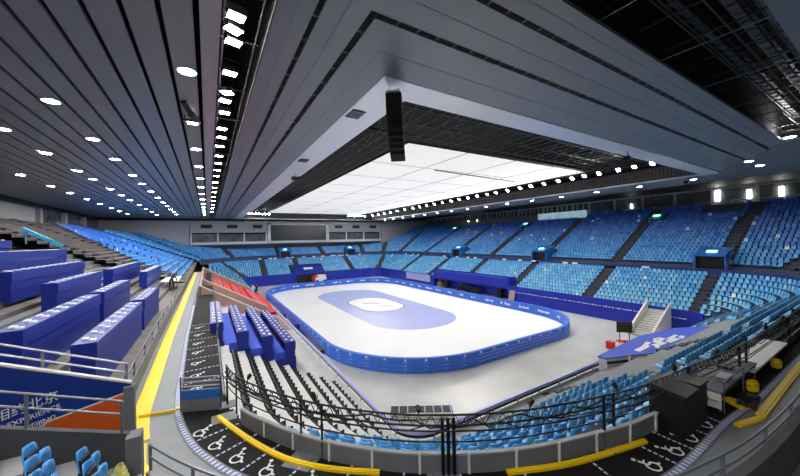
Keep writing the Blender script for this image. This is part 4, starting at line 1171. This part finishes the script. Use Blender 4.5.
# white stairs down to the ice
t = thing('white_staircase', 'white staircase with solid side walls leading down to the arena floor', 'staircase', (41.0,15.2,0))
mb = MB()
for k in range(12): mb.box(.3+.38*k,.12,0,.3+.38*(k+1),2.2,.2+.2*k)
mb.build('stair_steps', 'step_light', t)
def sidewall(y0, y1):
    m_ = MB(); P = [(0,0),(0,.7),(4.9,3.35),(5.3,3.35),(5.3,0)]; n = len(P)
    m_.add([(x,y0,z) for x,z in P]+[(x,y1,z) for x,z in P], [tuple(range(n)), tuple(range(n,2*n))[::-1]]+[(i,n+i,n+(i+1)%n,(i+1)%n) for i in range(n)]); return m_
sidewall(-.05,.12).build('side_wall', 'offwhite', t); sidewall(2.2,2.37).build('side_wall', 'offwhite', t)
t = thing('monitor_stand', 'black screen on a stand beside the white staircase', 'screen', (38.0,16.6,0))
mb = MB(); mb.obox((0,0,1.55),(1.1,-1.0,0),(.06,.07,0),(0,0,1.15)); mb.build('display', 'black', t)
for s_ in (-.35,.35):
    mb = MB(); mb.bar((s_,-s_*.9,0),(s_,-s_*.9,1.0),.07); mb.build('leg', 'rail_grey', t)
mb = MB(); mb.obox((0,0,.04),(1.1,-1.0,0),(.4,.45,0),(0,0,.08)); mb.build('base', 'red', t)
for i, (x, y) in enumerate(((34.6,16.4),(36.2,15.4))):
    t = thing('red_bin', 'red box on the grey floor, %s the screen stand' % ('left of','just below')[i], 'box', (x,y,0))
    mb = MB(); mb.box(-.3,-.3,0,.3,.3,.6); mb.build('body', 'red', t); mb = MB(); mb.box(-.33,-.33,.6,.33,.33,.68); mb.build('lid', 'red', t)

# ------------------------------------------------------------------ around the ice
t = thing('rubber_ramp', 'low olive grey ramp lying between the left stand and the barrier', 'ramp', (8.3,31.6,0))
mb = MB(); mb.add([(0,0,0),(1.6,0,0),(1.6,13,0),(0,13,0),(0,0,.45),(1.6,0,.45),(1.6,13,.1),(0,13,.1)], [(3,2,1,0),(4,5,6,7),(0,1,5,4),(1,2,6,5),(2,3,7,6),(3,0,4,7)]); mb.build('body', 'greenmat', t)
mb = MB(); mb.box(.02,-.03,.05,1.58,0,.4); mb.build('dark_edge', 'black', t)
for i, (x, y) in enumerate(((8.7,39.6),(8.45,46.))):
    t = thing('blue_crate', 'square blue crate on the floor behind the lower desks, %s one' % ('nearer','farther')[i], 'crate', (x,y,0))
    mb = MB(); mb.box(-.5,-.9,0,.5,.9,1.5); mb.build('body', 'wall_blue', t); mb = MB(); mb.box(-.53,-.93,1.5,.53,.93,1.58); mb.build('lid', 'desk_blue', t)
t = thing('barrier_rack', 'dark rack of stacked white-framed barriers on the floor by the near rail', 'rack', (9.7,17.6,0))
for k in range(4):
    mb = MB(); a = Vector((0,0,.12+.1*k)); b2 = Vector((3.4,-2.1,.12+.1*k))
    mb.bar(a, b2, .05, .04); mb.bar(a+Vector((.5,.8,0)), b2+Vector((.5,.8,0)), .05, .04); mb.build('white_frame', 'white', t)
mb = MB(); mb.obox((1.95,-.65,.24),(3.4,-2.1,0),(.45,.75,0),(0,0,.4)); mb.build('body', 'louvre', t)
for k in range(8):
    mb = MB(); p = Vector((.25,.4,.48))+Vector((3.3,-2.05,0))*(k/7); mb.bar(p-Vector((.25,.4,0)), p+Vector((.25,.4,0)), .06, .06); mb.build('crossbar', 'lavender', t)
# team boxes and doors in the blue wall
t = thing('team_bench', 'long dark bench in the recess of the blue rinkside wall', 'bench', (46.3,46.,0))
mb = MB(); mb.box(0,0,.4,.5,7,.5); mb.build('seat', 'black', t); mb = MB(); mb.box(.5,0,.4,.56,7,1.15); mb.build('backrest', 'black', t)
for y in (.3,3.5,6.6):
    mb = MB(); mb.box(.05,y,0,.45,y+.08,.4); mb.build('leg', 'black', t)
for i, y in enumerate((57.,41.5)):
    t = thing('dark_locker', 'upright dark cabinet against the blue wall, %s the long bench' % ('far side of','near side of')[i], 'cabinet', (47.2,y,0))
    mb = MB(); mb.box(-.4,-.5,0,.4,.5,2.3); mb.build('body', 'louvre', t); mb = MB(); mb.box(-.43,-.45,.1,-.4,.45,2.2); mb.build('door', 'black', t)
t = thing('goods_stack', 'pile of brownish goods in the far corner of the wall recess', 'boxes', (47.0,59.,0))
mb = MB(); mb.box(-.6,-.8,0,.5,.8,1.2); mb.build('lower_box', 'wood', t); mb = MB(); mb.box(-.4,-.5,1.2,.4,.5,2.2); mb.build('upper_box', 'step_brown', t)
t = thing('leaning_board', 'pale board leaning at the end of the blue wall recess', 'board', (45.9,37.6,0))
mb = MB(); mb.add([(-.5,-.6,0),(-.5,.6,0),(.0,.6,2.0),(.0,-.6,2.0),(-.44,-.6,0),(-.44,.6,0),(.06,.6,2.0),(.06,-.6,2.0)], [(0,1,2,3),(7,6,5,4),(0,4,5,1),(1,5,6,2),(2,6,7,3),(3,7,4,0)]); mb.build('panel', 'pinkbrown', t)
mb = MB(); mb.box(45.8,61.8,.9,45.9,72.5,2.6); tag(mb.build('wall_panel', 'lavender'), 'pale lilac printed panel on the blue wall beyond the recess', 'panel')
# far gate: blue board with white mark, dark opening, ice resurfacer
t = thing('gate_board', 'blue board with a white oval mark over the far gate', 'board', (24.2,88.4,2.4))
mb = MB(); mb.add([(-4.3,-.1,0),(4.3,-.1,0),(4.3,3.3,2.2),(-4.3,3.3,2.2),(-4.3,0,-.2),(4.3,0,-.2),(4.3,3.4,2.0),(-4.3,3.4,2.0)], [(0,1,2,3),(7,6,5,4),(0,4,5,1),(1,5,6,2),(2,6,7,3),(3,7,4,0)]); mb.build('sheet', 'desk_blue', t)
mb = MB()
for u in (-.8,-.3,.3,.8): mb.obox((u,1.9,1.37),(.9,0,0),(0,.75,.5),(0,-.03,.05))
mb.build('white_mark', 'white', t)
mb = MB(); mb.box(20.9,88.7,0,25.2,88.9,2.4); struct('door_1', mb, 'black')
t = thing('ice_resurfacer', 'white and red ice resurfacing machine parked at the far gate', 'vehicle', (26.6,86.6,0))
mb = MB(); mb.box(-1.7,-.9,.45,1.3,.9,1.5); mb.box(-1.0,-.85,1.5,1.2,.85,2.1); mb.build('body', 'white', t)
mb = MB(); mb.box(-2.3,-.8,.6,-1.0,.8,1.9); mb.build('front', 'red', t)
mb = MB(); mb.box(1.0,-.5,1.5,1.6,.5,1.9); mb.box(.95,-.5,1.9,1.1,.5,2.5); mb.build('driver_seat', 'black', t)
for x in (-1.2,.9):
    for y in (-.95,.75):
        mb = MB(); n = 14; V = [(x+.4*cos(2*pi*k/n),y,.42+.4*sin(2*pi*k/n)) for k in range(n)]+[(x+.4*cos(2*pi*k/n),y+.22,.42+.4*sin(2*pi*k/n)) for k in range(n)]
        mb.add(V, [tuple(range(n)),tuple(range(n,2*n))[::-1]]+[(i,n+i,n+(i+1)%n,(i+1)%n) for i in range(n)]); mb.build('wheel', 'black', t)

# ------------------------------------------------------------------ red block
for i, (y, nm) in enumerate(((35.2,'nearest'),(42.5,'middle'),(61.5,'farthest'))):
    P = [(6.2,1.9 if i else 2.1),(6.2,3.4),(-.7,7.45),(-.7,6.0)]
    m_ = MB(); n = 4; m_.add([(x,y,z) for x,z in P]+[(x,y+.16,z) for x,z in P], [tuple(range(n)), tuple(range(n,2*n))[::-1]]+[(k,n+k,n+(k+1)%n,(k+1)%n) for k in range(n)])
    o = m_.build('partition_wall', 'pinkbrown', kind='structure')
    m_ = MB(); m_.bar((6.2,y+.08,3.45),(-.7,y+.08,7.5),.24,.1); m_.build('wall_cap', 'offwhite', o)
mb = MB(); mb.box(-.8,35.2,6.4,-.62,61.6,7.5); struct('wall_partition', mb, 'pinkbrown')
for k in range(6):
    xx = 5.6-1.13*k; zz = 2.75+.62*k
    t = thing('red_bench', 'red covered bench row in the partitioned block, %s from the ice' % _O[k+1], 'bench', (xx,43.2,zz), 0, 'red bench rows in the partitioned block')
    mb = MB(); mb.box(-.38,0,.0,.28,17.8,.5); mb.build('seat', 'red', t)
    mb = MB(); mb.box(-.46,0,.0,-.38,17.8,.95); mb.build('backrest', 'red', t)
mb = MB()
mb.box(7.55,50,0,9.3,70,.06); mb.box(6.3,43,2.4,7.5,61,2.5); mb.box(7.35,43,0,7.5,61,2.45)
tag(mb.build('red_carpet', 'red'), 'bright red carpet running from the red benches to the rink', 'carpet')

# ------------------------------------------------------------------ people
def person(name, label, base, rz, joints, radii, bones, cloth, head, hairm=True):
    me = bpy.data.meshes.new('body'); me.from_pydata(joints, bones, [])
    o = bpy.data.objects.new(name, me); COL.objects.link(o); me.materials.append(MATS[cloth])
    o.location = base; o.rotation_euler = (0,0,rz)
    sk = o.modifiers.new('skin', 'SKIN'); 
    for i, r in enumerate(radii):
        me.skin_vertices[0].data[i].radius = (r, r)
        me.skin_vertices[0].data[i].use_root = (i == 0)
    sk.use_smooth_shade = True
    s2 = o.modifiers.new('sub', 'SUBSURF'); s2.levels = 1; s2.render_levels = 1
    tag(o, label, 'person')
    hb = MB()
    def ball(c, r, zr=1.):
        vs = [(c[0],c[1],c[2]+r*zr)]; R, S = 6, 10
        for a in range(1, R):
            for b_ in range(S): vs.append((c[0]+r*sin(pi*a/R)*cos(2*pi*b_/S), c[1]+r*sin(pi*a/R)*sin(2*pi*b_/S), c[2]+r*zr*cos(pi*a/R)))
        vs.append((c[0],c[1],c[2]-r*zr)); f = []
        for b_ in range(S): f.append((0,1+b_,1+(b_+1)%S)); f.append((len(vs)-1, 1+(R-2)*S+(b_+1)%S, 1+(R-2)*S+b_))
        for a in range(R-2):
            for b_ in range(S): f.append((1+a*S+b_,1+(a+1)*S+b_,1+(a+1)*S+(b_+1)%S,1+a*S+(b_+1)%S))
        hb.add(vs, f)
    ball(head, .1, 1.25); hb.box(head[0]-.015,head[1]+.08,head[2]-.03,head[0]+.015,head[1]+.12,head[2]+.01); hb.build('head', 'skin', o, smooth=True)
    hb = MB(); ball((head[0],head[1]-.02,head[2]+.03), .11, 1.15); hb.build('hair', 'hair', o, smooth=True)
    return o
STJ = [(0,0,.92),(0,0,1.15),(0,0,1.38),(0,0,1.5),(-.1,0,.88),(-.11,.02,.48),(-.11,-.02,.08),(-.11,.1,.04),(.1,0,.88),(.11,.05,.48),(.12,.02,.08),(.12,.14,.04),(-.19,0,1.38),(-.24,.02,1.12),(-.22,.12,.88),(.19,0,1.38),(.24,.04,1.12),(.2,.2,.95)]
STR = [.13,.12,.13,.06,.09,.07,.05,.04,.09,.07,.05,.04,.06,.05,.04,.06,.05,.04]
STB = [(0,1),(1,2),(2,3),(0,4),(4,5),(5,6),(6,7),(0,8),(8,9),(9,10),(10,11),(2,12),(12,13),(13,14),(2,15),(15,16),(16,17)]
person('person', 'person in white top standing at the top of the red carpet', (6.55,60.2,2.5), 2.6, STJ, STR, STB, 'cloth_white', (0,.02,1.63))
person('person', 'person in dark clothes standing right of the one in white', (7.05,59.6,2.5), 2.2, STJ, STR, STB, 'cloth_black', (0,.02,1.63))
BJ = [(0,0,.92),(0,.2,1.08),(0,.45,1.18),(0,.55,1.2),(-.1,0,.88),(-.13,.06,.48),(-.13,-.04,.08),(-.13,.1,.04),(.1,0,.88),(.14,.08,.48),(.15,-.02,.08),(.15,.12,.04),(-.18,.43,1.15),(-.22,.55,.92),(-.18,.65,.75),(.18,.43,1.15),(.22,.58,.92),(.18,.68,.75)]
person('person', 'person in black bending over the white table on the left', (-3.0,36.6,7.2), -.3, BJ, STR, STB, 'cloth_black', (0,.66,1.2))
t = thing('work_table', 'white topped work table beside the bending person', 'table', (-3.2,37.5,7.2))
mb = MB(); mb.box(-.7,0,.68,.7,4.6,.74); mb.build('table_top', 'white', t)
for x in (-.6,.6):
    for y in (.1,4.4):
        mb = MB(); mb.box(x-.03,y-.03,0,x+.03,y+.03,.68); mb.build('leg', 'metal', t)
# teal handrail box on the empty left terrace, and warm-lit railing
t = thing('teal_handrail', 'bright teal sloping handrail on the empty brown terrace', 'railing', (0,0,0))
mb = MB(); mb.bar((-14.6,43,13.2),(-12.0,43,11.5),.28,.3); mb.build('rail', 'teal', t)
for x, z in ((-14.4,13.0),(-12.1,11.5)):
    mb = MB(); mb.bar((x,43,z-1.2),(x,43,z),.08); mb.build('post', 'teal', t)
# benches left without seats on the empty terrace
mb = MB()
for k in range(22):
    p = 7.4-(9.9+URUN*k)-.55
    if p < -21: break
    if k < 7: continue
    mb.box(p-.1,14,7.0+.28*k+.28,p+.1,43.8,7.0+.28*k+.33); mb.box(p-.1,44.2,7.2+.35*k+.28,p+.1,45+1.2*k,7.2+.35*k+.33)
    for y in range(14,43,2): mb.box(p-.03,y,7.0+.28*k,p+.03,y+.06,7.0+.28*k+.28)
o = tag(mb.build('bench_rail', 'step_brown'), 'rows of bare dark seat rails on the empty left terrace', 'seat rails'); o['kind'] = 'stuff'

# ------------------------------------------------------------------ lamps that light the room
def area(name, loc, tgt, size, sy, power, col=(1,.98,.95)):
    l = bpy.data.lights.new(name, 'AREA'); l.shape = 'RECTANGLE'; l.size = size; l.size_y = sy; l.energy = power; l.color = col
    o = bpy.data.objects.new(name, l); COL.objects.link(o); o.location = loc
    o.rotation_euler = (Vector(tgt)-Vector(loc)).to_track_quat('-Z', 'Y').to_euler(); return o
w = bpy.data.worlds.new('world'); SC.world = w; w.use_nodes = True
w.node_tree.nodes['Background'].inputs['Color'].default_value = (.02,.022,.026,1); w.node_tree.nodes['Background'].inputs['Strength'].default_value = 1
vs = SC.view_settings; vs.view_transform = 'Standard'; vs.look = 'None'; vs.exposure = 0.36; vs.gamma = 1; vs.use_curve_mapping = False
SC.cycles.max_bounces = 6; SC.cycles.diffuse_bounces = 4
SC.cycles.use_light_tree = True
